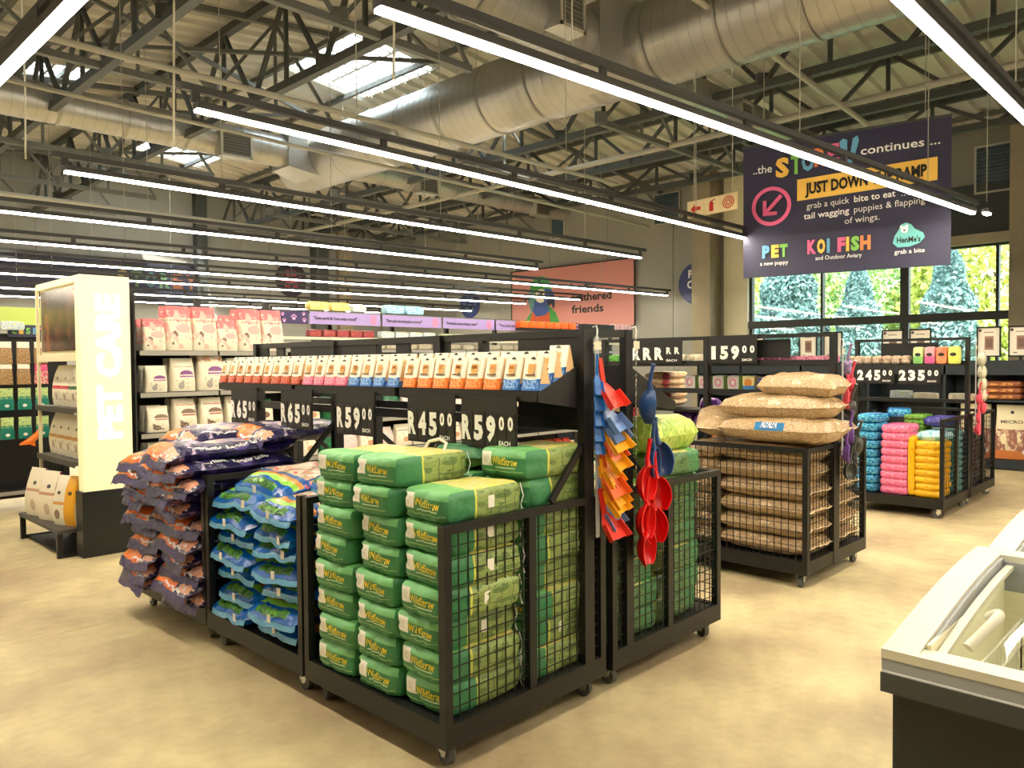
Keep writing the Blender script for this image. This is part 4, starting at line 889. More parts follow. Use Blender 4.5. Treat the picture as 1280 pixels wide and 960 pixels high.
for i in range(6): tp[random.randrange(3)].put((5.50, 2.62+random.uniform(-.01, .01), .187+i*.132), random.uniform(-.03, .03), 'tan pellet bag, %s in the front right stack inside the wire cage' % frombase(i, 6), gr)
for i in range(6): tp[random.randrange(3)].put((6.02, 2.62, .187+i*.132), PI+random.uniform(-.03, .03), 'tan pellet bag, %s in the rear stack inside the wire cage' % frombase(i, 6), gr)
mbs, fins, fns = pillow(.27, .62, .14, 61, .02, amp=.008)
sk = Kind('pellet_bag', 'bag', [('wrapper', mbs.mesh('wrapper', tan)), ('crimped_fin', fins[0].mesh('crimped_fin', MATS['fin_tan'])), ('crimped_fin', fins[1].mesh('crimped_fin', MATS['fin_tan']))])
for i in range(6): sk.put((5.60, 3.105, .187+i*.132), -PI/2+random.uniform(-.03, .03), 'narrow tan pellet bag, %s in the left stack inside the wire cage' % frombase(i, 6), gr)
o_ = tk[0].put((5.46, 2.52, 1.0), -.02, 'tan pellet bag with blue label lying lowest on the cage top', gr, (.0, 0)); o_.scale = (1.05, 1.15, 1.28)
o_ = tp[0].put((5.52, 2.56, 1.16), .03, 'tan pellet bag in the middle of the three on the cage top', gr); o_.scale = (1.05, 1.12, 1.28)
o_ = tp[2].put((5.56, 2.42, 1.325), .05, 'topmost small tan pellet bag leaning against the frame', gr, (.02, -.04)); o_.scale = (.9, .78, 1.15)
tp[1].put((5.60, 3.06, 1.04), -PI/2+.5, 'tan pellet bag sloping down at the left of the cage top', gr, (.14, .12))
tk[4].put((6.0, 2.62, .99), 0, 'tan pellet bag on the cage top behind the frame post', gr)

# second frame
YS2 = [2.255, 3.29, 4.34]
G2 = shelf_frame(5.70, YS2, 1.80, 'black shelf frame above the tan pellet bags', wd=.06, rails=((1.77, 1.80), (1.56, 1.60), (1.33, 1.37)))
MB().box(0, .42, .02, 2.08, 1.555, 1.575).build('shelf_board', BLK2, G2); MB().box(.05, .45, .02, 2.08, 1.335, 1.355).build('shelf_board', BLK2, G2)
MB().box(.04, .06, .35, .80, 1.62, 1.76).build('fascia_board', BLK2, G2)
price((5.66, 3.25, 1.575), .42, .16, '-x', '159', '00', 'price board reading 159.00 on the second frame', head=.065)
price((5.66, 4.02, 1.575), .52, .16, '-x', 'RRR', 'RR', 'price board showing RRR RR, left of the 159.00 board', head=.065)
price((5.66, 2.70, 1.37), .36, .14, '-x', '899', '00', 'price board reading 899.00 behind the topmost pellet bag', head=.0, each=False)
# third frame
YS3 = [2.27, 3.42]
G3 = shelf_frame(9.35, YS3, 1.83, 'black shelf frame above the pink and yellow packs', wd=.06, rails=((1.80, 1.83), (1.53, 1.57), (1.12, 1.16)))
MB().box(-.35, .05, .02, 1.13, 1.52, 1.54).build('shelf_board', BLK2, G3); MB().box(-.02, .4, .02, 1.13, 1.12, 1.14).build('shelf_board', BLK2, G3)
MB().box(.04, .06, .30, .90, 1.58, 1.78).build('fascia_board', BLK2, G3)
price((9.0, 3.30, 1.33), .40, .17, '-x', '245', '00', 'price board reading 245.00 below the snack rolls', head=.02)
price((9.0, 2.86, 1.33), .42, .17, '-x', '235', '00', 'price board reading 235.00 below the four coloured boxes', head=.02)

# ================================================================ PET FOOD SHELVES BEHIND
def shelving(name, label, x0, x1, y, tiers, top, depth=.5, step=1.0, first=0, back=True, panel=BLK2):
    t = thing(name, label, 'shelves', (x0, y, 0)); L_ = x1-x0; n = max(1, round(L_/step))
    for i in range(n+1):
        x = L_*i/n; MB().box(x-.03, x+.03, depth-.06, depth, 0, top).box(x-.012, x+.012, 0, depth, 0, .14).build('upright', BLK, t)
    MB().box(-.035, -.02, 0, depth, 0, top).build('end_panel', BLK2, t)
    if back: MB().box(0, L_, depth-.02, depth, .1, tiers[-1]+(.30 if back is True else back)).build('back_panel', panel, t)
    for z in tiers:
        for i in range(n):
            a, b_ = L_*i/n+.01, L_*(i+1)/n-.01
            s_ = MB().box(a, b_, .0, depth-.03, z-.03, z).build('shelf_board', BLK2, t)
            MB().box(a, b_, -.008, 0, z-.045, z-.003).build('label_strip', mat('strip_grey', (.62, .61, .58), .4), s_)
    return t
CRM = (.93, .90, .82)
def petbag(nm, layers, w, d, h, letters=None, base=CRM, kind='bag', lc=(.75, .2, .15), cat='bag', name='pet_food_bag'):
    pm = paint('pet_'+nm, base, layers, rough=.35, bump=.25); mb, sf = pouch(w, d, h, len(MATS), kind, amp=.006 if kind == 'bag' else .001)
    ps = [('wrapper', mb.mesh('wrapper', pm))]
    if letters:
        lt = MB().text(letters[0], None, -w*letters[2]/2, h*letters[1], h*letters[3], 0, .02, fit=w*letters[2], fn=lambda x, y: sf(x, y)+V((0, -.001, 0))); ps.append(('lettering', lt.mesh('lettering', mat('print_%02d%02d%02d' % tuple(int(q*99) for q in lc), lc, .5))))
    return Kind(name, cat, ps)
catd = [('e', .42, .18, .17, .09, (.42, .34, .29)), ('e', .30, .27, .07, .055, (.46, .38, .32)), ('e', .62, .13, .12, .03, (.42, .34, .29)), ('n', 14, .58, .2, .7, .08, .36, (.80, .74, .66))]
catg = [('e', .40, .17, .12, .10, (.66, .64, .62)), ('e', .46, .28, .06, .05, (.68, .66, .64)), ('n', 14, .58, .2, .7, .08, .36, (.80, .76, .70))]
pinkL = [('r', 0, 2, .74, 1, (.91, .50, .52)), ('n', 3, .52, 0, 2, .05, .9, (.95, .76, .72)), ('n', 7, .60, 0, 2, .62, 1, (.95, .66, .66)), ('e', .62, .50, .28, .10, (.93, .70, .68)), ('e', .30, .40, .07, .04, (.50, .36, .33)), ('e', .36, .36, .06, .05, (.60, .46, .42)), ('e', .22, .16, .05, .035, (.6, .48, .45))]
purpL = [('e', .62, .50, .27, .13, (.50, .25, .52)), ('r', .34, .90, .38, .50, CRM), ('r', .34, .90, .42, .47, (.62, .40, .62))]+catg
brL = [('e', .62, .55, .30, .13, (.50, .38, .30)), ('r', .30, .94, .42, .54, CRM), ('r', .36, .9, .46, .52, (.70, .50, .40))]+catd
ratL = [('r', .4, 1, .85, 1, (.15, .45, .28)), ('e', .5, .40, .30, .14, (.50, .36, .28)), ('r', .1, .5, .15, .3, (.75, .68, .6))]
KT = petbag('kitten', pinkL, .25, .12, .43, ('ROYAL CANIN', .66, .74, .035)); KT2 = petbag('kitten_small', pinkL, .22, .1, .30, None)
KP = petbag('purple', purpL, .24, .12, .32, ('ROYAL CANIN', .72, .7, .04)); KPL = petbag('purple_large', [('n', 4, .5, 0, 2, .75, 1, (.86, .70, .58))]+purpL, .27, .13, .38, ('ROYAL CANIN', .80, .7, .035)); KPS = petbag('purple_small', purpL, .21, .1, .25, None)
KB = petbag('brown', brL, .24, .12, .31, ('ROYAL CANIN', .78, .7, .04)); KBS = petbag('brown_small', brL, .21, .1, .25, None); KR = petbag('rodent', ratL, .26, .1, .27, None)
KW = petbag('plain', [('n', 8, .6, .1, .9, .2, .6, (.85, .74, .62)), ('e', .6, .3, .2, .12, (.80, .60, .45)), ('r', .1, .9, .7, .74, (.6, .5, .45))], .24, .12, .26)
KG = petbag('dark_green', [('n', 5, .6, 0, 2, 0, 1, (.12, .5, .3))], .24, .12, .34, base=(.05, .36, .22)); KO = petbag('red_net', [('n', 14, .5, 0, 2, 0, 1, (.85, .26, .16))], .16, .1, .12, base=(.35, .10, .08)); KRP = petbag('pink_pack', [('n', 9, .55, 0, 2, 0, .8, (.93, .75, .78))], .22, .12, .24, base=(.90, .82, .80))
PY = 7.4; tiers = [.22, .60, .965, 1.345, 1.735]
shelving('pet_food_shelves', 'tall black shelving with pink and cream cat food bags beside the Pet Care tower', 2.70, 4.22, PY, tiers, 2.28, .5, .76, back=.10)
def row(kinds, z, y, rows, grp, tierword, start, gap=.012, deep=2, dstep=.15, noun='cat food bag'):
    """kinds: [(Kind, width, description)] left to right on one shelf, the front ones and those behind them"""
    x = start; c = {}
    for K, w_, desc in kinds:
        if K is None: x += w_; continue
        c[desc] = c.get(desc, 0)+1
        for d_ in range(deep):
            K.put((x+w_/2, y+.10+d_*dstep, z+.001), random.uniform(-.06, .06), ('%s %s, %s from the left, %s' % (desc, noun, NTH[c[desc]-1], tierword) if d_ == 0 else '%s %s, second row, behind the %s, %s' % (desc, noun, NTH[c[desc]-1], tierword)), grp, (random.uniform(-.03, 0), 0))
        x += w_+gap
    return x
row([(KT2, .22, 'small pink and white'), (KT, .25, 'tall pink and white'), (KT, .25, 'tall pink and white'), (KT2, .22, 'small pink and white'), (KT, .25, 'tall pink and white'), (KT, .25, 'tall pink and white')], 1.735, PY, 2, 'cat food bags on the top shelf', 'top shelf', 2.76, .0)
KT2.put((3.66, 7.62, 1.80), .05, 'pink cat food bag standing raised at the back of the top shelf', 'cat food bags on the top shelf')
row([(KPS, .22, 'small cream purple-badge'), (KP, .25, 'medium cream purple-badge'), (KPL, .28, 'large cream purple-badge'), (KP, .25, 'medium cream purple-badge'), (KP, .25, 'medium cream purple-badge')], 1.345, PY, 2, 'cat food bags on the fourth shelf', 'fourth shelf up', 2.77, .015)
row([(KBS, .22, 'small cream brown-badge'), (KB, .25, 'cream brown-badge'), (KB, .25, 'cream brown-badge'), (KB, .25, 'cream brown-badge'), (KR, .27, 'white rodent-picture')], .965, PY, 2, 'cat food bags on the middle shelf', 'middle shelf', 2.78, .015)
row([(KW, .25, 'cream')]*5, .60, PY, 2, 'cat food bags on the second lowest shelf', 'second shelf up', 2.78, .015)
t = shelving('pet_food_shelves', 'lower black shelving seen through the gap under the sloping shelves', 4.30, 9.1, PY, [.22, .60, .965, 1.345], 1.6, .5, .96, back=.28)
row([(KW, .25, 'cream'), (KG, .25, 'dark green'), (KRP, .23, 'pale pink'), (KW, .25, 'cream'), (KRP, .23, 'pale pink'), (KW, .25, 'cream'), (KR, .27, 'white rodent-picture'), (KRP, .23, 'pale pink'), (KW, .25, 'cream'), (KRP, .23, 'pale pink'), (KW, .25, 'cream'), (KRP, .23, 'pale pink')], .60, PY, 2, 'bags on the lower shelving', 'lower shelving, upper of two filled tiers', 4.35, .02, 1, noun='bag')
row([(KO, .17, 'red netted')]*24, .22, PY, 2, 'red netted packs', 'lowest tier of the lower shelving', 4.4, .02, 1, noun='pack')
row([(KO, .17, 'red netted upper')]*24, .345, PY, 2, 'red netted packs', 'lowest tier of the lower shelving', 4.4, .02, 1, noun='pack')
row([(KW, .25, 'cream'), (KG, .25, 'dark green'), (KRP, .23, 'pale pink')]*5, .965, PY, 2, 'bags on the lower shelving, third tier', 'third tier of the lower shelving', 4.38, .03, 1, noun='bag')
# header shelving farther back
HY = 9.0
hs = shelving('header_shelves', 'long shelving with lilac header boards behind the white cartons', 4.95, 12.6, HY, [.6, 1.0, 1.4, 1.80], 2.32, .5, 1.10, back=.08)
LIL = mat('header_lilac', (.66, .58, .82), .5); HPK = mat('header_pink', (.93, .52, .68), .5); DPU = mat('header_dark', (.22, .17, .36), .5); PPK = mat('paw_pink', (.93, .66, .86), .5)
hx = [(5.43, 6.56, '"Give world & I love every mood!"'), (6.60, 7.69, '"Dear pack, this tail speaks to me too!"'), (7.73, 8.82, '"Purrfectly worth minding, I swear!"'), (8.86, 10.0, '"You had me at meow"')]
for k, (a, b_, tx) in enumerate(hx):
    t = thing('header_board', 'lilac header board with black words and a pink end, %s from the left' % NTH[k], 'header board', (a, HY-.03, 2.125), 0, 'lilac header boards'); f = FR(0, 0, 0, '-y')
    MB().poly([(0, 0), (b_-a, 0), (b_-a, .16), (0, .16)], f, 0, .01).build('board', LIL, t)
    MB().disc(b_-a-.12, .08, .055, .07, (V((0, -.010, 0)), f[1], f[2]), 0).text(tx, (V((0, -.011, 0)), f[1], f[2]), .06, .06, .045, 1, .02, fit=(b_-a)*.6).build('print', [HPK, CK], t)
    MB().box(-.01, b_-a+.01, -.012, 0, .16, .172).build('edge', mat('header_edge', (.5, .5, .5), .5), t)
def paws(x, w_, y, z, label, h=.16):
    t = thing('header_board', label, 'header board', (x, y, z)); f = FR(0, 0, 0, '-y'); f2 = (V((0, -.010, 0)), f[1], f[2]); MB().poly([(0, 0), (w_, 0), (w_, h), (0, h)], f, 0, .01).build('board', DPU, t); mb = MB()
    for cx, cy, s_ in ((w_*.5, h*.52, 1.2), (w_*.17, h*.25, .8), (w_*.12, h*.75, .8), (w_*.86, h*.32, .9), (w_*.84, h*.80, .7)):
        mb.disc(cx, cy-.012*s_, .020*s_, .016*s_, f2, 0, n=10)
        for a, b_ in ((-.026, .008), (-.010, .022), (.010, .022), (.026, .008)): mb.disc(cx+a*s_, cy+b_*s_, .007*s_, .009*s_, f2, 0, n=8)
    mb.build('paw_prints', PPK, t); return t
paws(4.99, .42, HY-.03, 2.12, 'dark purple header board with pink paw prints, beside the pink bags'); paws(10.72, .26, HY-.03, 2.14, 'small dark purple header board with a paw print, right of the orange packs')
def pack(nm, base, layers, w, d, h, name='pack', cat='pack', **k):
    pm = paint('pk_'+nm, base, layers, rough=.35, bump=.2); mb, fn = boxbag(w, d, h, len(MATS), p=9, amp=.002, nx=4, ny=3, nz=3); return Kind(name, cat, [('wrapper', mb.mesh('wrapper', pm))])
stripy = lambda c, c2: [('n', 12, .52, 0, 4, 0, 2, c), ('n', 6, .6, 0, 4, 0, 2, c2)]
P_MAG = pack('magenta', (.45, .10, .25), stripy((.85, .45, .30), (.75, .15, .4)), .20, .1, .10); P_WHT = pack('white', (.90, .90, .86), stripy((.45, .70, .85), (.9, .82, .35)), .24, .1, .10); P_GRN = pack('palegreen', (.85, .88, .72), stripy((.45, .60, .35), (.95, .95, .85)), .22, .1, .09)
P_YEL = pack('yellow', (.93, .80, .35), stripy((.97, .93, .70), (.9, .6, .3)), .30, .14, .12); P_BLU = pack('lightblue', (.50, .76, .88), stripy((.85, .93, .95), (.3, .6, .8)), .34, .14, .13); P_ORG = pack('orange', (.95, .45, .13), stripy((.85, .25, .08), (.98, .65, .35)), .20, .14, .12); P_CRM = pack('cream', (.93, .90, .80), stripy((.85, .80, .70), (.8, .7, .6)), .26, .1, .08)
P_PNK = pack('pinktops', (.93, .82, .80), stripy((.90, .30, .55), (.98, .92, .92)), .12, .1, .17)
P_TEAL = pack('tealcolour', (.20, .52, .55), stripy((.5, .8, .8), (.1, .3, .4)), .2, .1, .09)
gi = 0
def putrow(K, n, x, y, z, dx, label, grp, rz=0):
    for i in range(n): K.put((x+i*dx, y+random.uniform(-.01, .01), z), rz+random.uniform(-.05, .05), label % NTH[i], grp)
putrow(P_MAG, 5, 5.56, HY+.08, 1.96, .215, 'magenta and orange pack under the first lilac header, %s from the left', 'packs under the headers')
putrow(P_WHT, 4, 6.74, HY+.08, 1.96, .26, 'white and blue pack under the second lilac header, %s from the left', 'packs under the headers')
putrow(P_GRN, 4, 7.88, HY+.08, 1.96, .26, 'pale green pack under the third lilac header, %s from the left', 'packs under the headers')
putrow(P_GRN, 4, 9.0, HY+.08, 1.96, .26, 'pale green pack under the fourth lilac header, %s from the left', 'packs under the headers')
putrow(P_CRM, 24, 5.10, HY+.10, 1.805, .295, 'cream pack on the shelf under the header packs, %s from the left', 'cream packs in a long row')
putrow(P_YEL, 2, 5.60, HY+.05, 2.31, .32, 'yellow pack on top of the first lilac header, %s from the left', 'packs on top of the headers')
putrow(P_WHT, 1, 6.25, HY+.05, 2.31, .3, 'colourful white pack standing highest on the first header, %s', 'packs on top of the headers')
putrow(P_BLU, 2, 6.85, HY+.05, 2.31, .36, 'light blue pack on top of the second header, %s from the left', 'packs on top of the headers')
putrow(P_ORG, 7, 9.40, HY-.12, 2.17, .205, 'bright orange pack on the header shelving, %s from the left', 'orange packs')
MB().box(-.48, .48, -.1, .1, 0, .15).build('black_crate', BLK2, None, (11.50, HY, 2.14), label='plain black box between the paw board and the pink-topped packs', cat='box')
putrow(P_PNK, 5, 12.05, HY, 2.15, .125, 'white pack with a bright pink top, %s from the left', 'pink-topped packs')
MB().box(.4, 5.1, -.02, .3, 2.285, 2.305).build('shelf_board', BLK2, hs); MB().box(5.4, 7.6, -.1, .3, 2.115, 2.135).build('shelf_board', BLK2, hs); MB().box(4.35, 5.85, -.25, -.05, 2.145, 2.165).build('shelf_board', BLK2, hs); MB().box(.4, 5.1, 0, .3, 1.935, 1.955).build('shelf_board', BLK2, hs)
MB().box(-.01, 7.6, -.03, .0, 1.92, 1.955).build('shelf_edge', mat('shelf_cream', (.85, .83, .74), .5), hs)

# ================================================================ PET CARE TOWER
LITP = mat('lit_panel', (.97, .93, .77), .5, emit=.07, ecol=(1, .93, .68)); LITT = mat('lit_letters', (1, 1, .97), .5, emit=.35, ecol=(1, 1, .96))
t = thing('display_tower', 'tall cream display tower with white letters PET CARE and a screen', 'display', (2.10, 7.0, 0))
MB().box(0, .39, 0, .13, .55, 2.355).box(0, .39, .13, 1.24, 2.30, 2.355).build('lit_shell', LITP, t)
MB().box(-.02, .40, -.012, .15, 0, .55).build('plinth', mat('plinth_black', (.10, .115, .12), .4), t)
MB().box(-.005, .02, 1.22, 1.245, .2, 2.34).build('edge_strip', CREAM, t)
MB().box(.37, .39, .13, 1.24, .1, 2.30).build('back_panel', BLK2, t)
sb = MB().box(.03, .36, .13, 1.22, 1.66, 2.30).build('screen_housing', CREAM, t)
SCR = bpy.data.materials.new('screen_picture'); SCR.use_nodes = True; nt = SCR.node_tree; b_ = nt.nodes['Principled BSDF']; n_ = nt.nodes.new('ShaderNodeTexNoise'); n_.inputs['Scale'].default_value = 3.5; n_.inputs['Detail'].default_value = 2; rp = nt.nodes.new('ShaderNodeValToRGB')
tc_ = nt.nodes.new('ShaderNodeTexCoord'); nt.links.new(tc_.outputs['Object'], n_.inputs[0]); rp.color_ramp.elements[0].position = .42; rp.color_ramp.elements[0].color = lin((.20, .17, .14)); rp.color_ramp.elements[1].position = .68; rp.color_ramp.elements[1].color = lin((.52, .33, .23))
nt.links.new(n_.outputs[0], rp.inputs[0]); nt.links.new(rp.outputs[0], b_.inputs['Base Color']); nt.links.new(rp.outputs[0], b_.inputs['Emission Color']); b_.inputs['Emission Strength'].default_value = .03; b_.inputs['Roughness'].default_value = .2
MB().box(.020, .034, .17, 1.17, 1.73, 2.28).build('screen', SCR, t)
MB().box(-.01, .06, .15, 1.20, 1.64, 1.70).build('screen_ledge', CREAM, t)
fr_ = (V((0, -.004, 0)), V((0, 0, 1)), V((-1, 0, 0)))
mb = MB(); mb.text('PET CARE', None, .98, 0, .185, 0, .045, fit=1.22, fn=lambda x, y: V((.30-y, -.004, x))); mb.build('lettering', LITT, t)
for z in (1.235, .785): MB().box(-.02, .36, .14, 1.22, z-.03, z).box(-.03, -.02, .14, 1.22, z-.045, z+.005).build('shelf_board', mat('shelf_grey', (.30, .29, .28), .5), t)
bs = thing('low_stand', 'low black display stand in front of the Pet Care tower', 'stand', (1.93, 7.13, 0)); MB().box(0, .52, 0, 1.17, .205, .235).build('stand_top', mat('shelf_grey', (.30, .29, .28), .5), bs)
for y in (.02, 1.12): MB().box(0, .5, y-.02, y+.02, 0, .03).box(0, .04, y-.02, y+.02, .03, .205).box(.42, .5, y-.02, y+.02, .03, .205).build('stand_leg', BLK, bs)
MB().box(.06, .5, .05, 1.1, .0, .02).build('bottom_board', BLK2, bs)
tw = lambda nm, c: petbag(nm, [('r', 0, 2, .42, .50, c), ('e', .5, .68, .09, .035, (.35, .35, .35)), ('n', 10, .58, .1, .9, .08, .4, (.75, .70, .62)), ('e', .6, .24, .12, .10, (.70, .64, .55)), ('r', 0, .07, 0, 1, c), ('r', 1.9, 2, 0, 1, c)], .21, .12, .37)
TW = {'red': tw('tw_red', (.80, .25, .32)), 'green': tw('tw_green', (.15, .42, .25)), 'tan': tw('tw_tan', (.82, .62, .35)), 'yellow': petbag('tw_yel', [('r', .56, .96, 0, 1, (.93, .68, .15)), ('e', .30, .66, .07, .035, (.3, .3, .3)), ('e', .76, .66, .08, .04, (.3, .25, .1)), ('r', 0, .55, .42, .48, (.85, .6, .3)), ('e', .28, .22, .12, .1, (.55, .45, .38))], .30, .14, .42)}
for i, c in enumerate(('green', 'green', 'red', 'red')): TW[c].put((2.24, 7.27+i*.235, 1.236), -PI/2+.1, 'white pet food bag with %s stripe on the tower top shelf, %s from the right' % (c, NTH[i]), 'bags on the tower top shelf')
for i in range(5): TW['tan'].put((2.24, 7.25+i*.215, .786), -PI/2+.1, 'white pet food bag with tan stripe on the tower middle shelf, %s from the right' % NTH[i], 'bags on the tower middle shelf')
TWB = petbag('tw_big', [('r', 0, 2, .52, .58, (.80, .62, .50)), ('e', .6, .70, .10, .04, (.3, .3, .3)), ('e', .6, .24, .15, .12, (.78, .70, .62)), ('r', .90, 1, 0, 1, (.60, .15, .30)), ('r', 1.0, 1.12, 0, 1, (.60, .15, .30))], .30, .14, .43)
TW['yellow'].put((2.10, 7.36, .236), -PI/2+.35, 'white pet food bag with a yellow side panel on the low stand', 'bags on the low stand')
TWB.put((2.07, 7.72, .236), -PI/2+.25, 'large white pet food bag with dark red edge in the middle of the low stand', 'bags on the low stand')
TWB.put((2.05, 8.06, .236), -PI/2+.2, 'large white pet food bag at the far left end of the low stand', 'bags on the low stand')
petbag('tw_grey', [('n', 5, .5, 0, 2, 0, 1, (.62, .62, .63))], .28, .13, .47, base=(.75, .75, .76)).put((2.30, 7.45, .236), -PI/2, 'silver-topped bag behind the yellow-sided one on the low stand', 'bags on the low stand')
# hanging packs at far left
sv = shelving('hook_shelves', 'dark wall of hooked packs at the far left edge', .6, 2.86, 9.9, [.22], 2.0, .3, 1.13, back=1.75)
HP = {}
for nm, base, ly in (('brown', (.55, .44, .30), [('r', 0, 1, .72, 1, (.93, .90, .84)), ('n', 12, .5, 0, 1, 0, .7, (.72, .58, .40))]), ('teal', (.12, .50, .44), [('r', 0, 1, .62, 1, (.78, .84, .52)), ('n', 10, .52, 0, 1, .5, 1, (.55, .72, .50)), ('e', .5, .2, .16, .07, (.92, .93, .9))]), ('pink', (.85, .30, .48), [('n', 8, .5, 0, 1, 0, .6, (.86, .78, .66))])):
    HP[nm] = petbag('hp_'+nm, ly, .135, .03, .24, base=base, name='hanging_pack', cat='pack')
for r_, (z, c) in enumerate(((1.63, 'brown'), (1.40, 'brown'), (1.12, 'teal'), (.80, 'teal'))):
    for i in range(7):
        c2 = 'pink' if (r_ == 1 and i == 6) else c; x = 1.52+i*.17
        HP[c2].put((x, 9.84, z), 0, '%s hanging pack, %s row from the top, %s from the left at the far left' % (c2, NTH[r_], NTH[i]), 'hooked packs at the far left')
        MB().tube([(x, 9.87, z+.235), (x, 10.1, z+.235)], .004, 5).build('hook', CHR, sv).location = tuple(-V(sv.location))
t = thing('orange_fish_toy', 'bright orange toy hanging under the teal packs at the far left', 'toy', (2.42, 9.78, .86)); om = mat('toy_orange', (.95, .48, .12), .4)
MB().tube([(-.12, 0, -.12), (-.02, 0, -.09), (.06, 0, -.02), (.10, 0, .06)], .03, 8, rr=[.01, .04, .035, .015]).build('body', om, t); MB().poly([(-.05, -.12), (.03, -.15), (.02, -.06)], FR(0, 0, 0, '-y'), 0, .01).build('fin', om, t)
t = thing('header_board', 'navy header board with small coloured letters at the far left', 'header board', (2.29, 10.13, 1.93)); MB().poly([(0, 0), (.50, 0), (.50, .14), (0, .14)], FR(0, 0, 0, '-y'), 0, .01).build('board', NAVY, t)
mb = MB(); f2 = (V((0, -.012, 0)), V((1, 0, 0)), V((0, 0, 1)))
for i, (ch, m_) in enumerate((('C', 3), ('I', 2), ('S', 3), ('B', 4), ('T', 6))): mb.text(ch, f2, .04+i*.07, .04, .07, m_, .04, fit=.045)
mb.build('lettering', SM, t)
MB().box(0, 3.0, 0, .05, 0, .22).build('lime_fascia', mat('lime_board', (.72, .80, .38), .5), None, (.6, 11.2, 2.12), label='lime green fascia board behind the far left shelves', cat='board')
P_WHT.put((2.3, 9.98, 2.0), 0, 'small white pack standing beside the far left header board')

# ================================================================ GOODS ON THE SECOND FRAME
P_ROSE = pack('rose', (.75, .30, .48), stripy((.93, .72, .78), (.55, .15, .35)), .13, .16, .055); P_GP = pack('brightgreen', (.30, .62, .22), stripy((.45, .75, .30), (.2, .5, .15)), .26, .2, .085); P_CIR = pack('circles', (.90, .86, .84), [('e', .5, .5, .28, .3, (.92, .60, .70)), ('e', .5, .5, .14, .16, (.95, .93, .9)), ('r', 1, 2, 0, 1, (.6, .75, .4))], .11, .12, .12)
P_CIO = pack('circlesorange', (.93, .86, .60), [('e', .5, .5, .3, .3, (.95, .60, .25)), ('r', 0, 1, 0, .3, (.3, .55, .8))], .11, .12, .12); P_NAV = pack('navy', (.17, .17, .50), [('n', 8, .6, 0, 2, 0, 1, (.75, .78, .9))], .12, .12, .11)
for i in range(5): P_ROSE.put((5.86, 2.36+i*.14, 1.576), -PI/2, 'flat rose pink pack on the upper shelf of the second frame, %s from the right' % NTH[i], 'packs on the second frame')
for i in range(4): P_CRM.put((5.86, 3.35+i*.13, 1.576), 0, 'white pack on the second frame behind the 159.00 board, %s' % NTH[i], 'packs on the second frame')
for i, K in enumerate((P_NAV, P_NAV, P_CIO, P_CIR, P_CIR, P_CIR, P_CIR)): K.put((5.88, 2.72+i*.135, 1.357), -PI/2, '%s pack on the lower shelf of the second frame, %s from the right' % ('navy' if i < 2 else 'orange circle' if i == 2 else 'pink circle', NTH[i]), 'packs on the second frame')
for i in range(3): P_GP.put((5.95, 3.80+i*.26, 1.576), -PI/2, 'bright green pack left of the price board RRR, %s from the right' % NTH[i], 'bright green packs')
rice = paint('rice_bag', (.86, .74, .58), [('n', 5, .55, 0, 2, 0, 1, (.80, .66, .50)), ('r', .75, 1, 0, .2, (.75, .30, .30)), ('r', 1.75, 2, 0, .2, (.75, .30, .30))], rough=.4, bump=.3)
mb, _, _ = pillow(.26, .36, .075, 71, 0, amp=.005); RB = Kind('seed_bag', 'bag', [('wrapper', mb.mesh('wrapper', rice))])
for i in range(5): RB.put((6.15, 3.98, 1.18+i*.062), -PI/2, 'small tan seed bag, %s in the stack behind the blue scoop' % frombase(i, 5), 'seed bags')
MB().box(-.18, .18, -.8, .3, .0, .02).build('shelf_board', BLK2, G2, (.45, 1.9, 1.15)); 
for i in range(4): RB.put((6.0, 4.25, .98+i*.05), -PI/2, 'small tan seed bag, %s in the low stack left of the purple packs' % frombase(i, 4), 'seed bags')
pp = paint('purple_net', (.42, .22, .58), [('n', 9, .52, 0, 2, 0, 1, (.62, .42, .75)), ('n', 20, .6, 0, 2, 0, 1, (.2, .1, .3))], rough=.3, bump=.5)
mb, _, _ = pillow(.2, .22, .14, 73, 0, amp=.012); PN = Kind('purple_pack', 'pack', [('wrapper', mb.mesh('wrapper', pp))])
for i, (x, y, z) in enumerate(((6.2, 3.78, 1.02), (6.15, 3.55, .99), (6.2, 3.36, .98), (6.3, 3.6, 1.12))): PN.put((x, y, z), i*.7, 'shiny purple pack beside the tan pellet bags, %s from the left' % NTH[i], 'purple packs')

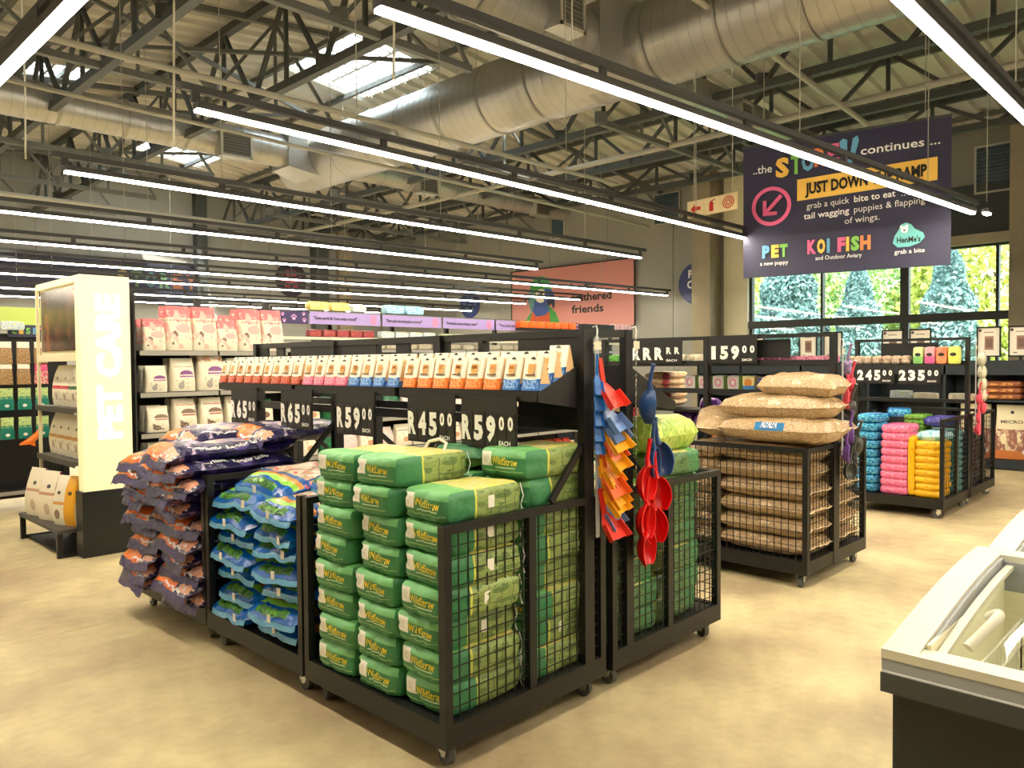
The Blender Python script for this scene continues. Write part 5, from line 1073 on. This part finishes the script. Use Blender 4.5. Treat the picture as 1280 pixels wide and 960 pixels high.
# ================================================================ GOODS IN THE THIRD CAGES
def small_pillow(nm, base, layers, w, l, t_, seed, fl=.0): 
    mb, fn = boxbag(w, l, t_*.97, seed, p=5, amp=.005, nx=8, ny=8, nz=4); return Kind(nm, 'pack', [('wrapper', mb.mesh('wrapper', paint('sp_%d' % seed, base, layers, rough=.25, bump=.4)))])
SB = small_pillow('blue_pack', (.10, .45, .72), [('n', 7, .5, 0, 2, 0, 1, (.35, .72, .85)), ('n', 9, .62, 0, 2, 0, 1, (.2, .55, .4))], .24, .42, .10, 81)
SP = small_pillow('pink_pack', (.92, .42, .60), [('n', 7, .56, 0, 2, 0, 1, (.95, .60, .72))], .29, .42, .098, 82); SYL = small_pillow('yellow_pack', (.96, .74, .10), [('n', 7, .6, 0, 2, 0, 1, (.85, .55, .05))], .26, .42, .092, 83)
SGR = small_pillow('lime_pack', (.45, .65, .25), [('n', 7, .5, 0, 2, 0, 1, (.3, .5, .15))], .22, .36, .06, 84); STL = small_pillow('teal_pack', (.18, .55, .60), [('n', 14, .5, 0, 2, 0, 1, (.65, .85, .85))], .3, .36, .075, 85); SNV = small_pillow('navy_pack', (.12, .15, .28), [('n', 7, .57, 0, 2, 0, 1, (.70, .45, .38)), ('n', 9, .6, 0, 2, 0, 1, (.3, .38, .6))], .42, .42, .085, 86); SGY = small_pillow('grey_pack', (.50, .46, .42), [('n', 5, .5, 0, 2, 0, 1, (.40, .36, .32))], .36, .42, .14, 87)
g_ = 'packs in the third cages'
for i in range(9): SB.put((8.72, 3.02+random.uniform(-.01, .01), .187+i*.092), -PI/2, 'shiny blue pack, %s in the stack left of the pink packs' % frombase(i, 9), g_)
for i in range(9): SP.put((8.70, 2.74+random.uniform(-.006, .006), .187+i*.080), -PI/2, 'pink pack, %s in the pink stack' % frombase(i, 9), g_)
for i in range(8): SYL.put((8.70, 2.42+random.uniform(-.006, .006), .187+i*.070), -PI/2, 'yellow pack, %s in the flat yellow stack' % frombase(i, 8), g_)
mb, fn = boxbag(.07, .3, .62, 5, p=9, amp=.003); Kind('yellow_pack', 'pack', [('wrapper', mb.mesh('wrapper', MATS['sp_83']))]).put((8.66, 2.575, .187), -PI/2, 'yellow pack standing upright between the pink and yellow stacks', g_)
for i in range(4): SGR.put((9.02, 2.66, .80+i*.05), -PI/2, 'lime green pack behind the yellow ones, %s' % frombase(i, 4), g_)
SB.put((9.05, 2.86, .97), -PI/2+.3, 'blue pack lying loose on top behind the pink stack', g_)
mb, _, _ = pillow(.30, .3, .1, 88, 0); Kind('violet_pack', 'pack', [('wrapper', mb.mesh('wrapper', paint('violet', (.22, .20, .50), [('n', 7, .55, 0, 2, 0, 1, (.4, .38, .7))], rough=.3)))]).put((9.0, 2.42, .90), -PI/2, 'violet pack lying on top behind the yellow stack', g_)
Kind('pale_blue_pack', 'pack', [('wrapper', mb.mesh('wrapper', paint('pb', (.70, .86, .90), [('n', 7, .55, 0, 2, 0, 1, (.45, .72, .8))], rough=.3)))]).put((8.76, 2.42, .76), -PI/2, 'pale blue pack lying on top of the yellow stack', g_)
for i in range(10): STL.put((9.17, 2.46, .187+i*.066), 0, 'teal striped pack, %s in the side stack behind the yellow packs' % frombase(i, 10), g_)
for i in range(8): SNV.put((9.70, 2.50, .187+i*.072), 0, 'navy pack, %s in the stack of the farthest cage' % frombase(i, 8), g_)
for i in range(4): SGY.put((10.15, 2.50, .187+i*.135), 0, 'grey brown pack, %s in the farthest cage' % frombase(i, 4), g_)
P_BX = {}
for i, (nm, c, c2) in enumerate((('yellow', (.86, .88, .45), (.95, .9, .4)), ('orange', (.93, .52, .38), (.95, .6, .4)), ('pink', (.93, .62, .66), (.90, .40, .62)), ('green', (.80, .90, .62), (.55, .80, .45)))):
    k_ = pack('bx_'+nm, c, [('r', 0, 4, 0, .45, c2), ('e', .5, .55, .30, .10, (.12, .10, .08)), ('r', 1, 2, 0, 1, c)], .105, .12, .19); k_.name, k_.cat = 'treat_box', 'box'; k_.put((9.15, 2.345+i*.115, 1.541), -PI/2, '%s box with black oval on the third frame upper shelf' % nm, 'coloured boxes on the third frame')
rl = paint('roll_pack', (.80, .72, .62), [('n', 10, .5, 0, 4, 0, 2, (.60, .45, .36)), ('n', 16, .6, 0, 4, 0, 2, (.93, .9, .85))], rough=.3, bump=.4); mb, fn = boxbag(.11, .14, .10, 9, p=3, amp=.01); RLK = Kind('snack_roll', 'pack', [('wrapper', mb.mesh('wrapper', rl))])
for i in range(7): RLK.put((9.15, 2.82+i*.10, 1.541), -PI/2, 'brown and white snack pack, %s from the right beside the coloured boxes' % NTH[i], 'snack packs on the third frame')
for i, (y, K, nm) in enumerate(((2.36, P_CRM, 'small white pack at the right'), (2.72, P_CRM, 'white pack in the middle'), (2.98, P_WHT, 'white and blue pack at the left'))): K.put((9.5, y, 1.141), -PI/2, nm+' of the lower shelf on the third frame', 'packs on the lower third shelf')

# ================================================================ WALL RACK BY THE WINDOWS
t = thing('storage_rack', 'long dark rack below the windows carrying framed price cards', 'rack', (12.8, 0, 0)); NB = mat('rack_navy', (.13, .17, .20), .5)
MB().box(.0, .04, 1.2, 7.6, 1.36, 1.57).build('header_strip', NB, t); MB().box(.04, .6, 1.2, 7.6, 1.53, 1.56).build('top_board', NB, t); MB().box(.55, .6, 1.2, 7.6, .05, 1.5).build('back_panel', NB, t)
MB().box(0, .6, 1.2, 7.6, .02, .14).build('plinth', NB, t); MB().box(0, .55, 1.2, 7.6, .97, 1.0).build('shelf_board', NB, t)
for y in (1.2, 2.3, 3.4, 4.5, 5.6, 6.7, 7.57): MB().box(.0, .6, y, y+.03, .02, 1.56).build('divider', NB, t)
CARDM = paint('card_print', (.94, .92, .87), [('r', .33, .70, .22, .68, (.62, .48, .42)), ('r', .38, .65, .30, .6, (.48, .36, .33)), ('e', .14, .88, .07, .05, (.35, .3, .3)), ('r', .3, .7, .80, .83, (.6, .5, .45)), ('r', .2, .35, .1, .13, (.3, .3, .3))], bump=0)
def card(y0, y1, k, lb):
    w_ = y0-y1; h_ = .43; t = thing('framed_price_card', lb, 'framed card', (12.95, y0, 1.58), 0, 'framed price cards on the window rack'); f = FR(0, 0, 0, '-x')
    o = MB(); o.add([(0, 0, .05), (0, -w_, .05), (0, -w_, .05+h_), (0, 0, .05+h_)], [(0, 1, 2, 3)], uvs=[[(0, 0), (1, 0), (1, 1), (0, 1)]]); o.build('card', CARDM, t)
    MB().box(-.015, .015, -w_, 0, .04, .06).box(-.015, .015, -w_, 0, .03+h_, .055+h_).box(-.015, .015, -.018, 0, .04, .055+h_).box(-.015, .015, -w_, -w_+.018, .04, .055+h_).build('frame', CK, t)
    MB().box(-.01, .01, -w_/2-.02, -w_/2+.02, -.02, .05).build('stem', CK, t)
for k, (a, b_, lb) in enumerate(((6.66, 6.34, 'framed card at the left end of the window, beside the 159.00 board'), (5.71, 5.40, 'framed card left of the second frame post, left one of a pair'), (5.29, 4.98, 'framed card left of the second frame post, right one of a pair'), (4.36, 4.04, 'framed card above the third frame, left of the thick mullion'), (3.95, 3.64, 'framed card above the third frame, right of the thick mullion'), (3.03, 2.72, 'framed card fully visible right of the third frame'), (2.63, 2.32, 'framed card at the right edge of the view'))): card(a, b_, k, lb)
FLT = small_pillow('flat_food_bag', (.52, .32, .22), [('r', .2, .8, .3, .7, (.85, .62, .35)), ('n', 7, .5, 0, 2, 0, 1, (.62, .36, .24))], .55, .50, .10, 91); 
for i in range(3): FLT.put((13.05, 2.70, 1.0+i*.09), -PI/2, 'flat brown food bag on the rack shelf at right, %s' % frombase(i, 3), 'flat brown food bags')
MC = petbag('micro', [('r', 0, 2, .0, .16, (.80, .48, .26)), ('n', 4, .45, 0, 2, .16, .55, (.62, .42, .38)), ('n', 9, .55, 0, 2, .16, .55, (.80, .66, .56)), ('e', .5, .86, .05, .03, (.2, .2, .2)), ('e', .85, .14, .06, .04, (.95, .95, .9))], .44, .16, .78, ('MICRO', .66, .62, .06), base=(.92, .88, .74), lc=(.40, .35, .28))
for i in range(3): MC.put((12.98, 2.57+(i-1)*.47+.0, .15), -PI/2+.05, 'large food bag reading MICRO on the window rack, %s from the right' % NTH[i], 'large food bags on the window rack')
for i in range(8): FLT.put((13.05, 3.8+i*.45 if i < 4 else 3.8+(i-4)*.45+2.0, .16), -PI/2, 'brown food bag lying low in the window rack, %s from the right' % NTH[i], 'flat brown food bags')

# ================================================================ CHEST FREEZERS
def freezer(x0, y1, label, rise=.10):
    Lx, Ly = .96, 1.9; t = thing('chest_freezer', label, 'freezer', (x0, y1, 0)); FB = mat('freezer_black', (.12, .135, .13), .45); GR = mat('freezer_grey', (.62, .64, .66), .4); RM = mat('freezer_rim', (.84, .83, .76), .35); BMP = mat('bumper_grey', (.26, .27, .27), .55); LIN = mat('freezer_liner', (.95, .93, .82), .5)
    MB().box(.03, .065, -Ly, -.02, .08, .79).box(Lx-.08, Lx-.01, -Ly, -.02, .08, .79).box(.065, Lx-.08, -.08, -.02, .08, .79).box(.065, Lx-.08, -Ly, -Ly+.08, .08, .79).box(.065, Lx-.08, -Ly+.08, -.08, .08, .2).build('body', FB, t)
    MB().box(.02, .03, -Ly, -.01, .02, .2).build('kick_panel', FB, t)
    MB().box(-.005, .03, -Ly, .0, .735, .785).box(.03, Lx, -.03, .0, .735, .785).box(.03, Lx, -Ly, -Ly+.03, .735, .785).box(Lx-.02, Lx, -Ly, 0, .735, .785).build('bumper', BMP, t)
    N_ = 14; za = lambda s_: .845+rise*math.sin(min(1, s_)*PI/2)   # arched top edge
    def sweep(ya, yb, zoff, th, mi=0):
        mb = MB(); vs = []; fs = []
        for i in range(N_+1):
            s_ = i/N_; x = .006+s_*(Lx-.01); z = za(s_)+zoff+.001; vs += [(x, ya, z), (x, yb, z), (x, yb, z-th), (x, ya, z-th)]
        for i in range(N_):
            for k in range(4): a = i*4+k; b_ = i*4+(k+1) % 4; fs.append((a, b_, b_+4, a+4))
        fs += [(0, 3, 2, 1), (N_*4, N_*4+1, N_*4+2, N_*4+3)]
        mb.add(vs, fs, 0, smooth=False); return mb
    sweep(-.085, 0, 0, .05).build('side_rim', RM, t); sweep(-Ly, -Ly+.085, 0, .05).build('side_rim', RM, t)
    sweep(-.095, -.085, -.01, .09).build('inner_rim', GR, t); sweep(-.02, -.002, -.051, .03).build('rim_edge', GR, t)
    MB().box(.002, .02, -Ly, -.001, .79, .822).build('front_band', GR, t); MB().box(.0, .02, -Ly, -.002, .785, .79).build('band_trim', WHT, t)
    MB().box(0, .075, -Ly, 0, .822, .846).build('front_rim', RM, t)
    MB().box(Lx-.09, Lx, -Ly, 0, .85, za(1)).build('back_rim', RM, t); MB().box(Lx-.10, Lx-.09, -Ly+.09, -.09, .83, za(1)-.02).build('back_inner', GR, t)
    sd = MB(); vs = []
    for i in range(N_+1): x = Lx*i/N_; vs += [(x, -.004, .785), (x, -.004, za(i/N_)-.05)]
    sd.add(vs, [(2*i, 2*i+1, 2*i+3, 2*i+2) for i in range(N_)]).build('side_band', RM, t)
    MB().box(.07, .08, -Ly+.09, -.09, .25, .83).box(Lx-.1, Lx-.09, -Ly+.09, -.09, .25, .83).box(.07, Lx-.09, -.10, -.09, .25, .86).box(.07, Lx-.09, -Ly+.09, -Ly+.1, .25, .86).box(.07, Lx-.09, -Ly+.09, -.09, .25, .27).build('liner', LIN, t)
    gp = MB(); vs = []
    for i in range(N_+1): s_ = .08+.82*i/N_; vs += [(s_*Lx, -.095, za(s_)-.045), (s_*Lx, -Ly+.095, za(s_)-.045)]
    gp.add(vs, [(2*i, 2*i+1, 2*i+3, 2*i+2) for i in range(N_)], smooth=True).build('glass_lid', GLASS, t)
    fr_ = MB()
    for i in range(N_):
        a, b_ = .08+.82*i/N_, .08+.82*(i+1)/N_; fr_.bar((a*Lx, -.115, za(a)-.035), (b_*Lx, -.115, za(b_)-.035), .022, .014)
    fr_.build('lid_frame', RM, t)
    hd = MB(); P_ = [(.17+.22*q, -.16-.045*math.sin(q*PI)*(1), za(.2+.2*q)-.035+.05*math.sin(q*PI)) for q in [i/10 for i in range(11)]]
    hd.tube(P_, .014, 10)
    hd.build('lid_handle', RM, t)
    WB = mat('basket_wire', (.92, .91, .85), .35); mb = MB()
    for q in range(2):
        ya, yb = -.16-q*.62, -.16-q*.62-.56; xa, xb = .16, Lx-.16; zt_, zb_ = .76, .46
        for zz in (zt_, .68, .60, .52, zb_):
            mb.bar((xa, ya, zz), (xb, ya, zz), .005); mb.bar((xa, yb, zz), (xb, yb, zz), .005); mb.bar((xa, ya, zz), (xa, yb, zz), .005); mb.bar((xb, ya, zz), (xb, yb, zz), .005)
        for i in range(21):
            x = xa+(xb-xa)*i/20; mb.bar((x, ya, zt_), (x, ya, zb_), .004); mb.bar((x, yb, zt_), (x, yb, zb_), .004); mb.bar((x, ya, zb_), (x, yb, zb_), .004)
            y = ya+(yb-ya)*i/20; mb.bar((xa, y, zt_), (xa, y, zb_), .004); mb.bar((xb, y, zt_), (xb, y, zb_), .004)
    mb.build('wire_baskets', WB, t, kind='stuff'); return t
freezer(2.10, .705, 'nearest chest freezer with curved glass lid at the lower right corner')
freezer(3.08, .735, 'second chest freezer standing behind the nearest one')
FZ = pack('frozen', (.90, .86, .72), [('n', 4, .5, 0, 4, 0, 2, (.80, .74, .60))], .2, .26, .06); FZ.name = 'frozen_pack'
for i, (x, y, z) in enumerate(((2.45, .38, .47), (2.45, .14, .47), (2.70, .38, .47), (2.70, .12, .47), (2.45, .30, .54), (2.72, -.1, .54))): FZ.put((x, y, z), .1*i, 'pale frozen pack in the freezer basket, %s of six' % NTH[i], 'frozen packs')
for i, (x, y, z) in enumerate(((3.4, .40, .47), (3.65, .40, .47), (3.4, .12, .47))): FZ.put((x, y, z), .1*i, 'pale frozen pack in the second freezer, %s of three' % NTH[i], 'frozen packs')

# ================================================================ OUTSIDE THE WINDOWS
gm = mat('outside_grass', (.45, .52, .28), .9, vary=.2); MB().box(XW+.4, 70, -30, 60, -1.2, -1.0).build('lawn', gm, kind='structure')
def leafy(name, label, x, y, w_, h_, m_, shape, n, seed, zb=-1.0, leaf=.10, d_=None):
    rnd = random.Random(seed); t = thing(name, label, 'tree', (x, y, zb), 0, 'trees outside the windows'); mb = MB()
    for i in range(n):
        if shape == 'cone':
            h = rnd.random()**1.3; r_ = w_/2*((1-h)**.75)*(.55+.45*rnd.random()**.5)*(1+.12*math.sin(h*30)); a = rnd.random()*2*PI; c = V((r_*math.cos(a), r_*math.sin(a), .25+h*(h_-.25)))
        else:
            a = rnd.random()*2*PI; u_ = rnd.uniform(-1, 1); q = (1-u_*u_)**.5; s_ = .75+.25*rnd.random(); k = 1+.25*noise.noise(V((q*math.cos(a)*2, q*math.sin(a)*2, u_*2+seed)))
            c = V((q*math.cos(a)*w_/2*s_*k, q*math.sin(a)*(d_ or w_)/2*s_*k, h_*.56+u_*h_*.46*s_*k))
        e1 = V((rnd.uniform(-1, 1), rnd.uniform(-1, 1), rnd.uniform(-1, 1))).normalized()*leaf; e2 = V((rnd.uniform(-1, 1), rnd.uniform(-1, 1), rnd.uniform(-1, 1))).normalized()*leaf*.7
        mb.add([c-e1, c+e2, c+e1, c-e2], [(0, 1, 2, 3)])
    mb.build('foliage', m_, t, kind='stuff'); MB().tube([(0, 0, 0), (0, 0, h_*.7)], .12, 8, rr=[.14, .05]).build('trunk', mat('bark', (.35, .28, .2), .9), t)
CYP = mat('cypress_leaf', (.47, .59, .58), .8, vary=.35, vscale=3); YGN = mat('bright_leaf', (.78, .80, .42), .8, vary=.35, vscale=1.2); MGN = mat('mid_leaf', (.58, .70, .42), .8, vary=.35, vscale=1.2)  # cypress and bright leaf colours paled to paint in the outdoor haze
leafy('cypress_tree', 'dark blue-green cypress in the middle window pane', 27, 9.85, 3.0, 5.9, CYP, 'cone', 20000, 1)
leafy('cypress_tree', 'dark blue-green cypress right of the thick mullion', 27, 7.1, 3.2, 6.3, CYP, 'cone', 20000, 2)
leafy('cypress_tree', 'widest dark cypress behind the left window pane', 27, 12.3, 4.0, 7.6, CYP, 'cone', 26000, 3)
for i, (x, y, w_, h_) in enumerate(((37, 19, 9, 8.5), (38, 13.5, 9, 9), (37, 8, 8, 9.5), (38, 3, 8, 8.5), (33, 15, 6, 5.5), (34, 6, 6, 5.0), (40, 24, 10, 9))):
    leafy('leafy_tree', 'yellow-green leafy tree far beyond the windows, %s from the left' % NTH[[5, 3, 2, 0, 4, 1, 6].index(i) if i in [5, 3, 2, 0, 4, 1, 6] else i], x, y, w_, h_, (YGN, MGN)[i % 3 == 1], 'ball', 16000, 20+i, leaf=.15)
